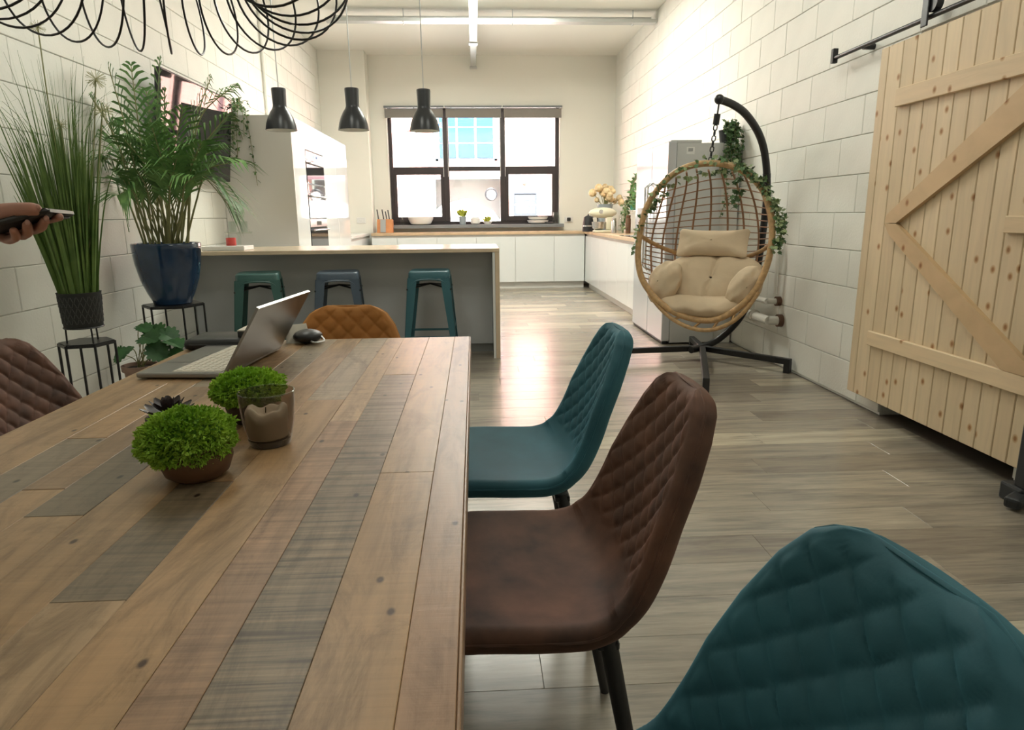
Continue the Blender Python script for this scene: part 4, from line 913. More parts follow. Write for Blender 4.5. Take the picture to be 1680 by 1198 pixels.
# ------------------------------------------------------------------ dining chairs
PROF = [(0.238, 0.403), (0.232, 0.426), (0.205, 0.442), (0.10, 0.447), (-0.02, 0.437), (-0.11, 0.432), (-0.17, 0.444), (-0.215, 0.483), (-0.248, 0.548), (-0.275, 0.628), (-0.298, 0.70), (-0.318, 0.766), (-0.331, 0.808), (-0.337, 0.828), (-0.340, 0.838)]
WID = [0.37, 0.42, 0.455, 0.485, 0.49, 0.485, 0.472, 0.455, 0.437, 0.412, 0.380, 0.328, 0.268, 0.20, 0.115]
cen = [Vector((0, y, z)) for y, z in PROF]
cs = spline(cen, 8)
arc = [0]
for i in range(1, len(cs)): arc.append(arc[-1]+(cs[i]-cs[i-1]).length)
LEN = arc[-1]; kn_ = [arc[i*8] for i in range(len(PROF))]
def ch_at(s):
    L = s*LEN
    for i in range(len(cs)-1):
        if L <= arc[i+1] or i == len(cs)-2:
            u = (L-arc[i])/(arc[i+1]-arc[i]); p = cs[i].lerp(cs[i+1], u); break
    j0, j1 = max(0, i-3), min(len(cs)-1, i+4); tg = (cs[j1]-cs[j0]).normalized(); n = Vector((0, -tg.z, tg.y)); 
    if n.z < 0 and n.y < 0: n = -n
    return p, -n if n.dot(Vector((0, 1, 1))) < 0 else n, interp(kn_, WID, L), L
QS = 0.62
def shell(side, quilt=True):
    nu, nv = 190, 100; th = 0.023
    def fn(u, v):
        p, n, w, L = ch_at(u); a = 2*v-1
        a2 = math.sin(a*PI/2)*0.55+a*0.45
        x = a2*w/2; edge = min(1.0, (1-abs(a2))*w/2/0.028, L/0.028, (LEN-L)/0.028); edge = math.sqrt(max(0, 1-(1-edge)**2))
        zz = u; curl = interp([0, 0.2, 0.42, 0.52, 0.75, 1], [0.006, 0.016, 0.03, 0.045, 0.038, 0.012], u)*abs(a2)**2.2
        q = Vector((x, 0, 0))+p+n*curl
        off = th*edge
        if side > 0:
            off += 0.004*edge
            if quilt:
                k = min(1, max(0, (L-0.50)/0.03))*min(1, max(0, (LEN-0.012-L)/0.03))*min(1, max(0, ((w/2-abs(x))-0.022)/0.012))
                if k > 0:
                    d1 = (L+1.02*x)/0.064; d2 = (L-1.02*x)/0.064
                    pf = (abs(math.sin(PI*d1))*abs(math.sin(PI*d2)))**0.34
                    off += 0.010*k*(pf-0.5)
        return q+n*off*side
    return MB().grid(fn, nu, nv)
def chair_meshes(m):
    f, b = shell(1), shell(-1); a = MB(); a.add(f.v, f.f); a.add(b.v, b.f)
    me = a.mesh('shell', M[m], 60)
    bm = bmesh.new(); bm.from_mesh(me); bmesh.ops.remove_doubles(bm, verts=bm.verts, dist=0.0004); bmesh.ops.recalc_face_normals(bm, faces=bm.faces); bm.to_mesh(me); bm.free(); me.shade_smooth()
    return me
def piping_mesh(m):
    pts = []; N = 60
    for sgn in (-1, 1):
        seq = []
        for i in range(N+1):
            u = 0.01+0.985*i/N; p, n, w, L = ch_at(u); curl = interp([0, 0.2, 0.42, 0.52, 0.75, 1], [0.006, 0.016, 0.03, 0.045, 0.038, 0.012], u)
            seq.append(p+Vector((sgn*w/2*0.992, 0, 0))+n*(curl+0.003))
        pts += seq if sgn < 0 else seq[::-1]
    return MB().tube(pts, 0.0032, 6, closed=True).mesh('piping', M[m], 60)
legm = None
def dining_chair(label, m, loc, rz, pm):
    t = thing('dining_chair', label, 'chair', loc, rz, None)
    link('shell', chair_meshes(m), t); link('piping', piping_mesh(pm), t)
    for sx in (-1, 1):
        for (yt, yb_) in ((0.13, 0.185), (-0.15, -0.225)):
            obj('leg', MB().tube([(sx*0.155, yt, 0.412), (sx*0.19, (yt+yb_)/2, 0.2), (sx*0.215, yb_, 0.0)], [0.017, 0.0145, 0.0105], 14), 'black', t, smooth=40)
    obj('seat_frame', MB().box(-0.17, 0.17, 0.11, 0.15, 0.398, 0.416, 0.003).box(-0.17, 0.17, -0.17, -0.13, 0.392, 0.409, 0.003).box(-0.02, 0.02, -0.13, 0.11, 0.396, 0.412, 0.003), 'black', t)
    return t
CX = 0.072
ca = dining_chair('teal quilted dining chair at the far end of the right side', 'teal', (CX, 1.835, 0), R(90), 'teal')
cb = dining_chair('brown quilted dining chair in the middle of the right side', 'brown', (CX, 1.205, 0), R(90), 'brown')
cc = copy_tree(ca); cc.location = (CX-0.003, 0.487, 0); cc.rotation_euler = (0, 0, R(96)); cc['label'] = 'nearest teal quilted dining chair, its back filling the lower right corner'
cd = copy_tree(cb); cd.location = (-0.925, 1.765, 0); cd.rotation_euler = (0, 0, R(-88)); cd['label'] = 'brown quilted dining chair alone on the left side of the table'
ce = dining_chair('mustard quilted dining chair at the far end of the table', 'orange', (-0.452, 2.075, 0), R(180), 'orange')

# ------------------------------------------------------------------ on the table
t = thing('laptop', 'open grey laptop turned sideways on the table', 'laptop', (-0.70, 1.82, TT))
lx0, lx1, ly0, ly1 = -0.812, -0.592, 1.622, 1.985; z0 = TT+0.004
obj('base', MB().box(lx0, lx1, ly0, ly1, z0, z0+0.013, 0.004), 'alu', t, world=True)
kb = obj('keyboard', MB().box(lx0+0.085, lx1-0.015, ly0+0.012, ly1-0.012, z0+0.0131, z0+0.0142), 'keys', t, world=True, label='pale keyboard deck')
m = MB()
for r_ in range(6):
    for c_ in range(14):
        m.box(lx0+0.092+r_*0.0187, lx0+0.107+r_*0.0187, ly0+0.02+c_*0.0216, ly0+0.038+c_*0.0216, z0+0.0142, z0+0.0156)
o = obj('keys', m, 'keys', kb, world=True); o['kind'] = 'stuff'
obj('trackpad', MB().box(lx0+0.012, lx0+0.075, ly0+0.12, ly1-0.12, z0+0.0131, z0+0.0137), 'alu', t, world=True)
h0 = Vector((lx1-0.004, 0, z0+0.010)); h1 = Vector((-0.498, 0, 0.940)); d = (h1-h0).normalized(); nn = Vector((d.z, 0, -d.x))
def scr(o0, o1, ya, yb, s0, s1, m_, name, par, lab=None, sm=None):
    P = [h0+d*s0+nn*o0, h0+d*s1+nn*o0, h0+d*s1+nn*o1, h0+d*s0+nn*o1]; V = [Vector((p.x, ya, p.z)) for p in P]+[Vector((p.x, yb, p.z)) for p in P]
    return obj(name, MB().add(V, [(0, 1, 2, 3), (7, 6, 5, 4), (0, 4, 5, 1), (1, 5, 6, 2), (2, 6, 7, 3), (3, 7, 4, 0)]), m_, par, sm, world=True, label=lab)
Ls = (h1-h0).length
lid = scr(0, 0.006, ly0, ly1, 0.0, Ls, 'alu', 'lid', t)
scr(-0.001, 0.0, ly0+0.008, ly1-0.008, 0.012, Ls-0.008, 'blackpol', 'screen', lid)
scr(-0.001, 0.0065, ly0, ly1, Ls, Ls+0.002, 'alu_edge', 'lid_edge', lid, 'bright bevelled lid edge')
obj('hinge', MB().tube([(h0.x, ly0+0.03, h0.z), (h0.x, ly1-0.03, h0.z)], 0.005, 10), 'alu', t, world=True, smooth=40)
m = MB()
for x in (lx0+0.02, lx1-0.02):
    for y in (ly0+0.03, ly1-0.03): m.box(x-0.006, x+0.006, y-0.006, y+0.006, TT, z0)
obj('rubber_foot', m, 'black_plastic', t, world=True)
t.rotation_euler = (0, 0, R(-5.5))
t = thing('laptop_sleeve', 'black padded laptop sleeve lying behind the laptop', 'sleeve', (-0.745, 2.06, TT))
obj('sleeve', MB().box(-0.12, 0.13, -0.075, 0.075, 0.001, 0.034, 0.014), 'leather', t, smooth=50)
obj('zip', MB().tube([(-0.10, -0.0755, 0.0175), (0.11, -0.0755, 0.0175)], 0.0025, 6), 'black_plastic', t)
t = thing('notebook', 'thick black notebook with pale cover on the laptop sleeve', 'notebook', (-0.655, 2.055, TT+0.0345))
obj('pages', MB().box(-0.055, 0.065, -0.05, 0.06, 0.0005, 0.018, 0.002), 'leather', t); obj('cover', MB().box(-0.055, 0.065, -0.05, 0.06, 0.0185, 0.0225, 0.001), 'paper', t, label='pale grey cover')
t = thing('pouch', 'small black zipped pouch behind the open laptop', 'pouch', (-0.525, 2.09, TT))
obj('pouch', MB().ball((0, 0, 0.021), (0.045, 0.05, 0.021), 18, 10), 'leather', t, smooth=60)
obj('strap', MB().tube(spline([(0.02, -0.045, 0.012), (0.035, -0.055, 0.010), (0.058, -0.04, 0.012), (0.045, -0.015, 0.022)], 5), 0.003, 6), 'alu_edge', t, smooth=50)
t = thing('folded_note', 'folded pale note tucked behind the laptop lid', 'paper', (-0.555, 2.10, TT))
obj('sheet', MB().add([(-0.035, -0.025, 0.0), (0.04, -0.02, 0.0), (0.02, 0.02, 0.055), (-0.04, 0.02, 0.05), (-0.035, -0.023, 0.002), (0.04, -0.018, 0.002), (0.02, 0.022, 0.056), (-0.04, 0.022, 0.051)], [(0, 1, 2, 3), (7, 6, 5, 4), (0, 4, 5, 1), (1, 5, 6, 2), (2, 6, 7, 3), (3, 7, 4, 0)]), 'paper', t)

def moss_pot(label, loc, rp, hp, fr, fh, fc, potm, n=2600, off=(0, 0)):
    t = thing('moss_pot', label, 'plant', loc, group='moss pots on the table')
    prof = [(rp*0.62, 0.0), (rp*0.86, hp*0.16), (rp, hp*0.5), (rp*0.97, hp*0.82), (rp*0.86, hp), (rp*0.78, hp), (rp*0.8, hp*0.85)]
    obj('bowl', MB().lathe(prof, 36), potm, t, smooth=50)
    c = Vector((off[0], off[1], fc))
    obj('moss_core', MB().ball(c, (fr*0.86, fr*0.86, fh*0.86), 22, 14, fn=lambda d: 1+0.05*math.sin(d.x*9)*math.sin(d.y*9+1)), 'moss_d', t, smooth=60)
    m = MB()
    for i in range(n):
        z = random.uniform(-0.72, 1); a = random.uniform(0, 2*PI); q = math.sqrt(1-z*z); dvec = Vector((q*math.cos(a), q*math.sin(a), z))
        k = 0.86+0.16*random.random()+0.09*math.sin(dvec.x*8+loc[1])*math.sin(dvec.y*9+1)*math.sin(dvec.z*7+2); p = c+Vector((dvec.x*fr, dvec.y*fr, dvec.z*fh))*k
        s = random.uniform(0.0022, 0.0058); u = Vector((rnd(1), rnd(1), rnd(1))).normalized(); v = (dvec+Vector((rnd(.8), rnd(.8), rnd(.8)))).normalized()
        m.add([p-u*s*.6, p+v*s*1.3, p+u*s*.6, p-v*s*.5], [(0, 1, 2, 3)])
        w = u.cross(v); m.add([p-w*s*.6, p+v*s*1.2, p+w*s*.6, p-v*s*.4], [(0, 1, 2, 3)])
    o = link('moss', m.mesh('moss', M['moss']), t); o['kind'] = 'stuff'
moss_pot('near bushy green moss ball in a brown clay bowl', (-0.428, 0.985, TT), 0.053, 0.060, 0.068, 0.044, 0.062, 'brownpot', 5600, (-0.010, 0.0))
moss_pot('farther green moss ball in a dark bowl behind the glass', (-0.440, 1.265, TT), 0.042, 0.062, 0.066, 0.036, 0.066, 'darkpot', 4600, (0.003, 0))
t = thing('succulent', 'dark purple succulent in a small bowl behind the near moss ball', 'plant', (-0.545, 1.165, TT))
obj('bowl', MB().lathe([(0.022, 0.0005), (0.036, 0.02), (0.038, 0.044), (0.032, 0.046), (0.028, 0.04)], 20), 'darkpot', t, smooth=50)
sl = MB(); 
def suc(u, v):
    a = (u-0.5)*2; w = 0.62*math.sin(PI*min(1, v*0.92+0.05))**0.8; return Vector((a*w*0.5, v, 0.22*v*v+0.10*a*a*0.3))
def suc_b(u, v): p = suc(u, v); return p-Vector((0, 0, 0.09*math.sin(PI*min(1, v+0.05))*(1-abs(2*u-1))))
slm = MB().grid(suc, 5, 7); sb = MB().grid(suc_b, 5, 7); slm.add(sb.v, sb.f); slme = slm.mesh('succulent_leaf', M['succ'], 70)
for ring, (n, L, tilt) in enumerate(((9, 0.046, 8), (8, 0.036, 28), (6, 0.025, 50), (4, 0.015, 70))):
    for k in range(n):
        a = 2*PI*(k+0.5*ring)/n; o = link('leaf', slme, t); o.matrix_local = Matrix.Translation((0.006*math.sin(-a)*0, 0, 0.046+0.004*ring)) @ Matrix.Rotation(a, 4, 'Z') @ Matrix.Rotation(R(tilt), 4, 'X') @ Matrix.Scale(L, 4)
t = thing('candle_glass', 'smoked glass holder with a burnt cream candle', 'candle holder', (-0.361, 1.128, TT))
obj('glass', MB().lathe([(0.031, 0.0), (0.035, 0.006), (0.0425, 0.042), (0.0455, 0.075), (0.0465, 0.094), (0.0453, 0.0945), (0.0440, 0.075), (0.041, 0.042), (0.0355, 0.016), (0.0, 0.014)], 40, cap1=False), 'smoke', t, smooth=50)
obj('glass_base', MB().lathe([(0.0325, 0.0008), (0.0352, 0.006), (0.0365, 0.0125), (0.0, 0.0128)], 36, cap1=False), 'smokebase', t, smooth=50)
obj('rim', MB().tube([(0.0460*math.cos(2*PI*k/40), 0.0460*math.sin(2*PI*k/40), 0.0945) for k in range(40)], 0.0011, 6, closed=True), 'clear', t, smooth=60)
def cnd(u, v):
    a = 2*PI*u; bump_ = 0.006*math.sin(2*a+1)+0.004*math.sin(5*a)
    if v < 0.6: q = v/0.6; return Vector((-0.003+(0.033+0.003*q)*math.cos(a), (0.033+0.003*q)*math.sin(a), 0.0145+q*(0.040+bump_)))
    q = (v-0.6)/0.4; r_ = 0.036*(1-q)**0.8; return Vector((-0.003+r_*math.cos(a), r_*math.sin(a), 0.0545+bump_*(1-q)+0.014*math.sin(PI*min(1, q*1.5))*(1-q*0.5)-0.004*q))
cd_ = obj('candle', MB().grid(cnd, 36, 22, cu=True), 'wax', t, smooth=60)
obj('wick', MB().tube([(-0.004, 0, 0.056), (-0.003, 0, 0.066)], 0.001, 6), 'wick', cd_)

# ------------------------------------------------------------------ coil lamp above the table
lc = Vector((-0.447, 1.045, 1.497)); t = thing('coil_lamp', 'black wire coil pendant lamp above the dining table', 'lamp', (lc.x, lc.y, lc.z-0.08))
NL = 29; m = MB(); N = NL*40; pts = []
for i in range(N):
    th = 2*PI*i/N; ph = th*NL; r_ = 0.202+0.078*math.sin(ph)
    pts.append(lc+Vector((r_*math.cos(th+R(6)), r_*math.sin(th+R(6)), -0.077*math.cos(ph))))
obj('wire_coil', MB().tube(pts, 0.0017, 6, closed=True), 'black', t, smooth=60, world=True)
obj('top_ring', MB().tube([lc+Vector((0.202*math.cos(2*PI*k/40), 0.202*math.sin(2*PI*k/40), 0.08)) for k in range(40)], 0.004, 8, closed=True), 'black', t, smooth=60, world=True)
for k in range(3):
    a = 2*PI*k/3; obj('strut', MB().tube([lc+Vector((0.202*math.cos(a), 0.202*math.sin(a), 0.08)), lc+Vector((0, 0, 0.20))], 0.003, 6), 'black', t, world=True)
obj('socket', MB().lathe([(0.02, 0.075), (0.022, 0.15), (0.015, 0.20)], 16, c=(0, 0, 0.08)), 'black', t, smooth=40)
obj('bulb', MB().ball((0, 0, 0.135), (0.028, 0.028, 0.034)), 'bulb', t, smooth=60)
obj('cord', MB().tube([lc+Vector((0, 0, 0.19)), (lc.x, lc.y, ZC)], 0.004, 6), 'black', t, world=True)

# ------------------------------------------------------------------ plant stands and plants on the left
def hex_stand(label, loc, r_, h, rz):
    t = thing('plant_stand', label, 'stand', loc, rz, 'hexagonal plant stands')
    P = [(r_*math.cos(2*PI*k/6), r_*math.sin(2*PI*k/6)) for k in range(6)]
    obj('top', MB().poly([(x, y, h-0.004) for x, y in P], 0.004, (0, 0, 1)), 'black', t)
    m = MB()
    for k in range(6): m.beam((*P[k], h-0.011), (*P[(k+1) % 6], h-0.011), 0.010, 0.013)
    obj('top_ring', m, 'black', t)
    m = MB()
    for k in range(6): m.beam((*P[k], 0.006), (*P[(k+1) % 6], 0.006), 0.010, 0.010)
    obj('base_ring', m, 'black', t)
    for k in range(6): obj('leg', MB().box(P[k][0]-0.005, P[k][0]+0.005, P[k][1]-0.005, P[k][1]+0.005, 0.0, h-0.004), 'black', t)
s1 = (-1.96, 3.43); s2 = (-1.985, 4.50); h1s, h2s = 0.548, 0.60
hex_stand('nearer low black hexagonal plant stand under the grass pot', (*s1, 0), 0.125, h1s, R(14))
hex_stand('black hexagonal plant stand under the blue pot', (*s2, 0), 0.185, h2s, R(10))

# grass pot
gz = h1s+0.0005; gc = (s1[0]+0.015, s1[1]-0.03); t = thing('grass_plant', 'tall ornamental grass in a black patterned pot on legs', 'plant', (*gc, gz))
obj('pot', MB().lathe([(0.082, 0.075), (0.085, 0.08), (0.095, 0.245), (0.097, 0.25), (0.090, 0.25), (0.086, 0.22)], 32), 'blackpot', t, smooth=40)
m = MB()   # pale cut pattern on the pot's flanks
for k in range(44):
    a = 2*PI*k/44; 
    for j in range(5):
        z = 0.10+0.027*j; r_ = 0.0855+(z-0.08)*0.06+0.0008; da = 0.05*(1 if (j+k) % 2 else -1)
        m.tube([(r_*math.cos(a-da), r_*math.sin(a-da), z), (r_*math.cos(a+da), r_*math.sin(a+da), z+0.024)], 0.0016, 4)
o = obj('cut_pattern', m, 'cutpat', t, label='pale lattice pattern'); o['kind'] = 'stuff'
obj('soil', MB().lathe([(0.0, 0.222), (0.087, 0.222)], 24, cap0=False, cap1=False), 'soil', t)
for k in range(3):
    a = R(80+120*k); obj('leg', MB().tube([(0.079*math.cos(a), 0.079*math.sin(a), 0.08), (0.082*math.cos(a), 0.082*math.sin(a), 0.0)], 0.004, 6), 'black', t)
obj('foot_ring', MB().tube([(0.086*math.cos(2*PI*k/32), 0.086*math.sin(2*PI*k/32), 0.078) for k in range(32)], 0.004, 6, closed=True), 'black', t)
def blade(m, p0, dirv, L, w, droop, seg=7):
    p = Vector(p0); d = Vector(dirv).normalized(); side = d.cross(Vector((rnd(1), rnd(1), 0.1))).normalized(); pts = []
    for i in range(seg+1):
        pts.append((p.copy(), w*(1-(i/seg)**1.6*0.93))); h = Vector((d.x, d.y, 0)); 
        if h.length < 0.02: h = Vector((rnd(1), rnd(1), 0))
        d = (d+Vector((h.x*0.06*(8/seg), h.y*0.06*(8/seg), -droop*(i/seg)**3*(8/seg)))).normalized(); p = p+d*(L/seg)
    V = []
    for q, ww in pts: V += [q-side*ww/2, q+side*ww/2]
    for q in V: q.x = max(q.x, XL+0.02-gc[0]+random.random()*0.008)
    m.add(V, [(2*i, 2*i+1, 2*i+3, 2*i+2) for i in range(seg)])
random.seed(21); m = MB()
for k in range(380):
    a = random.uniform(0, 2*PI); q = math.sqrt(random.random()); r_ = 0.075*q
    thin = k >= 270
    L = random.uniform(0.80, 1.12) if thin else random.uniform(0.46, 0.80)
    sl = q*random.uniform(0.06, 0.20)
    blade(m, (r_*math.cos(a), r_*math.sin(a), 0.222), (math.cos(a)*sl-0.015, math.sin(a)*sl*0.8, 1), L, random.uniform(0.007, 0.011) if thin else random.uniform(0.011, 0.018), random.choice((0.2, 0.5, 1.0, 1.5)) if thin else random.choice((0.0, 0.02, 0.06)), 12 if thin else 8)
o = link('grass_blades', m.mesh('grass_blades', M['grass']), t); o['kind'] = 'stuff'
for k, (px, py) in enumerate(((157, 130), (168, 182), (100, 205), (62, 45))):
    p = PY(px, py, gc[1]+0.05)-Vector((*gc, gz)); obj('flower_stalk', MB().tube(spline([(0.02*k-0.02, 0, 0.222), (p.x*0.6, p.y*0.5, p.z*0.6), p], 5), 0.003, 5), 'stem', t)
    m = MB()
    for i in range(70 if k < 2 else 40):
        dv = Vector((rnd(1), rnd(1), rnd(1))).normalized()*(0.045 if k < 2 else 0.032); m.tube([p, p+dv], [0.0006, 0.0011], 3)
    o = obj('flower_head', m, 'grass_tip', t, label='pale feathery flower head'); o['kind'] = 'stuff'

# palm in the blue pot
pz = h2s+0.0005; t = thing('potted_palm', 'areca palm in a large glossy blue pot', 'plant', (*s2, pz))
prof = [(0.115, 0.0), (0.125, 0.004), (0.128, 0.02), (0.155, 0.07), (0.190, 0.16), (0.212, 0.26), (0.222, 0.355), (0.224, 0.385), (0.218, 0.392), (0.208, 0.388), (0.204, 0.34)]
obj('pot', MB().lathe([(r_*0.92, z_) for r_, z_ in prof], 48), 'bluepot', t, smooth=50)
obj('soil', MB().lathe([(0.0, 0.345), (0.188, 0.34)], 30, cap0=False, cap1=False), 'soil', t)
random.seed(5)
def frond(t, base, tip, lift, nleaf=24, ll=0.24):
    base, tip = Vector(base), Vector(tip); mid = base.lerp(tip, 0.5)+Vector((0, 0, lift)); d0 = (tip-base)
    ctrl = [base, base.lerp(mid, 0.55)+Vector((0, 0, lift*0.35)), mid+Vector((0, 0, lift*0.25)), tip]
    pts = spline(ctrl, 14); n = len(pts)
    for q in pts: q.x = max(q.x, XL+0.04-s2[0])
    st = MB().tube(pts, [0.006*(1-0.8*i/(n-1))+0.0012 for i in range(n)], 6)
    m = MB()
    for i in range(nleaf):
        u = 0.42+0.58*i/(nleaf-1); k = min(n-2, int(u*(n-1))); p = pts[k].lerp(pts[k+1], u*(n-1)-k); tg = (pts[k+1]-pts[k]).normalized()
        side = tg.cross(Vector((0, 0, 1))); side = side.normalized() if side.length > .05 else Vector((1, 0, 0)); upv = side.cross(tg).normalized()
        L = ll*math.sin(PI*min(0.97, 0.22+0.72*(i/(nleaf-1))))*random.uniform(0.85, 1.1)
        for sg in (-1, 1):
            d = (side*sg*0.62+tg*0.85+upv*0.18).normalized(); w = random.uniform(0.014, 0.022); q0 = p
            ps = [q0, q0+d*L*0.35, q0+d*L*0.7+Vector((0, 0, -0.04*L/0.2)), q0+d*L+Vector((0, 0, -0.11*L/0.2))]
            nrm = d.cross(upv).normalized(); V = []
            for q, ww in zip(ps, (0.3, 1.0, 0.75, 0.05)): V += [q-nrm*w*ww/2, q+nrm*w*ww/2]
            for q in V: q.x = max(q.x, XL+0.02-s2[0]+random.random()*0.01)
            m.add(V, [(0, 1, 3, 2), (2, 3, 5, 4), (4, 5, 7, 6)])
    f = obj('frond', m, 'palm', t); obj('frond_stem', st, 'stem', f, smooth=60)
L0_ = Vector((*s2, pz))
tips = [((178, 110), -.1, .14), ((215, 108), .05, .12), ((262, 100), .1, .12), ((150, 160), -.15, .18), ((165, 200), .1, .16), ((345, 130), .1, .20), ((383, 142), .15, .26), ((372, 190), -.2, .14), ((395, 265), -.1, .18), ((392, 335), -.05, .26), ((385, 350), .15, .30), ((170, 260), -.1, .20), ((150, 290), .05, .22), ((195, 320), -.25, .16), ((300, 180), -.25, .10), ((330, 235), -.25, .14), ((250, 210), -.3, .10), ((290, 260), -.35, .1), ((240, 150), .2, .12), ((320, 290), -.3, .14), ((205, 230), -.2, .14), ((360, 240), 0.05, .16), ((270, 150), .0, .12), ((225, 280), -.3, .12)]
for k, ((px, py), dy, lift) in enumerate(tips):
    p = PY(px, py, s2[1]+dy)-L0_; a = random.uniform(0, 2*PI); frond(t, (0.06*math.cos(a)+0.10*max(-1, min(1, p.x*2)), 0.06*math.sin(a), 0.34), p, lift, 14, 0.36)
m = MB()
for k in range(26):
    a = random.uniform(0, 2*PI); r_ = 0.05*random.random()+0.02; sp = rnd(0.16); m.tube([(r_*math.cos(a), r_*math.sin(a), 0.34), (r_*1.4*math.cos(a)+sp*.5, r_*1.4*math.sin(a), 0.55), (sp*1.2, r_*2*math.sin(a), 0.80)], [0.005, 0.004, 0.002], 5)
o = obj('canes', m, 'stem', t, smooth=60); o['kind'] = 'stuff'

# monstera in a terracotta pot
mp_ = Vector((-2.06, 4.12, 0)); t = thing('monstera', 'small monstera in a pinkish pot on the floor between the stands', 'plant', mp_)
obj('pot', MB().lathe([(0.065, 0.0), (0.09, 0.24), (0.102, 0.242), (0.104, 0.275), (0.096, 0.275), (0.09, 0.25)], 28), 'terracotta', t, smooth=40)
obj('soil', MB().lathe([(0.0, 0.256), (0.094, 0.254)], 24, cap0=False, cap1=False), 'soil', t)
def mleaf(s):
    P = []; n = 18
    for i in range(n+1):
        a = PI*i/n; r_ = (0.62+0.38*math.cos(a*0.5)**2)*(1 if i % 3 or i in (0, n) else 0.8); P.append((math.sin(a)*0.46*r_*1.25, 0.35-math.cos(a)*0.52*r_ if False else 0.42+(-math.cos(a))*0.5*r_))
    P = P+[(-x, y) for x, y in P[-2:0:-1]]
    V = [Vector((x*s, y*s, abs(x)*s*0.25-0.25*s*max(0, y)**2)) for x, y in P]; c = Vector((0, 0.3*s, -0.02*s)); n = len(V); m = MB()
    lo = [v-Vector((0, 0, 0.0015)) for v in V]
    return m.add(V+[c]+lo+[c-Vector((0, 0, 0.0015))], [(i, (i+1) % n, n) for i in range(n)]+[(n+1+(i+1) % n, n+1+i, 2*n+1) for i in range(n)])
mlm = mleaf(0.16).mesh('leaf', M['mon']); mls = mleaf(0.12).mesh('leaf', M['mon'])
random.seed(3)
m = MB()
for (px, py, dy, big) in ((215, 570, -.06, 0), (236, 552, -.10, 1), (262, 545, .02, 1), (275, 560, -.05, 1), (205, 583, -.02, 0), (250, 537, .08, 1), (270, 585, -.10, 1), (228, 535, .06, 0), (245, 568, -.13, 1), (283, 575, .05, 0)):
    p = PY(px, py, mp_.y+dy)-mp_; m.tube(spline([(0.02*rnd(1), 0.02*rnd(1), 0.255), (p.x*0.4, p.y*0.4, 0.255+(p.z-0.255)*0.7), p], 5), 0.003, 5)
    place_leaf(t, mlm if big else mls, p, Vector((p.x*1.5+rnd(.3), p.y-0.2+rnd(.3), -0.15+rnd(.2))))
obj('stems', m, 'stem', t)

# ------------------------------------------------------------------ hanging egg chair on its stand
EB = Vector((1.80, 5.22, 0))
t = thing('egg_chair_stand', 'black curved pole stand carrying the rattan egg chair', 'stand', EB)
def W_(name, mb, m, par, sm=None, lab=None): return obj(name, mb, m, par, sm, world=True, label=lab)
cz = 0.085; ec = Vector((1.815, 5.20, cz))
for tip in ((1.475, 4.12), (2.275, 4.63), (1.10, 5.15), (1.862, 5.62)):
    d = Vector((tip[0], tip[1], cz)); W_('base_arm', MB().beam(ec, d, 0.045, 0.045, bev=0.006), 'black', t)
    dd = (d-ec).normalized(); W_('foot', MB().beam(d-dd*0.022, (d.x-dd.x*0.022, d.y-dd.y*0.022, 0.0), 0.045, 0.045, up=(dd.x, dd.y, 0), bev=0.005), 'black', t)
hook = PY(1180, 163, 4.80)
pole = [Vector((1.70, 5.13, 0.085)), Vector((1.80, 5.20, 0.09)), PY(1180, 556, 5.24), PY(1215, 520, 5.20), PY(1236, 470, 5.14), PY(1249, 400, 5.08), PY(1258, 320, 5.03), PY(1256, 262, 4.99), PY(1246, 222, 4.95), PY(1225, 189, 4.89), PY(1203, 172, 4.84), hook]
W_('pole', MB().tube(spline(pole, 8), 0.027, 14), 'black', t, 50)
W_('end_cap', MB().ball(hook, 0.034, 14, 8), 'black', t, 60)
W_('sleeve_joint', MB().tube([PY(1258, 292, 5.01), PY(1258, 285, 5.005)], 0.0295, 14), 'black', t, 50)

# frame of the egg: e = centre, u right, w up (leaning back), n towards the viewer
ee = PY(1157, 405, 4.74)
nview = Vector((-0.53, -0.85, 0)).normalized(); u_ = Vector((-nview.y, nview.x, 0)).normalized()
lean = R(9); w_ = (Vector((0, 0, 1))*math.cos(lean)-nview*math.sin(lean)).normalized(); n_ = u_.cross(w_); n_ = n_ if n_.dot(nview) > 0 else -n_
def onplane(px, py, off=0.0):
    d = ray(px, py); o_ = ee+n_*off; k = (o_-CAMLOC).dot(n_)/d.dot(n_); q = CAMLOC+d*k-ee; return q.dot(u_), q.dot(w_)
rim_px = [(1165, 268), (1195, 271), (1222, 282), (1246, 304), (1260, 332), (1267, 368), (1264, 412), (1252, 452), (1234, 483), (1206, 509), (1172, 525), (1136, 523), (1104, 511), (1076, 490), (1055, 461), (1047, 428), (1049, 388), (1059, 345), (1078, 312), (1104, 286), (1133, 272)]
rim = [onplane(*p) for p in rim_px]
rimc = spline([Vector((a, b, 0)) for a, b in rim], 6, closed=True)
def rad(ang):
    best = None
    for i in range(len(rimc)):
        a, b = rimc[i], rimc[(i+1) % len(rimc)]
        d = Vector((math.cos(ang), math.sin(ang), 0)); den = d.x*(b.y-a.y)-d.y*(b.x-a.x)
        if abs(den) < 1e-9: continue
        k = (a.x*(b.y-a.y)-a.y*(b.x-a.x))/den; s = (a.x*d.y-a.y*d.x)/den
        if k > 0 and -1e-6 <= s <= 1+1e-6: best = k
    return best or 0.4
RAD = [rad(2*PI*i/180) for i in range(180)]
def RR(ang): q = (ang/(2*PI) % 1)*180; i = int(q) % 180; f = q-int(q); return RAD[i]*(1-f)+RAD[(i+1) % 180]*f
DEP = 0.50
def surf(a, b, extra=0.0):
    r_ = math.hypot(a, b); rho = min(1, r_/RR(math.atan2(b, a))) if r_ > 1e-6 else 0
    return ee+u_*a+w_*b-n_*((DEP+extra)*max(0, 1-rho**2.3)**0.52)
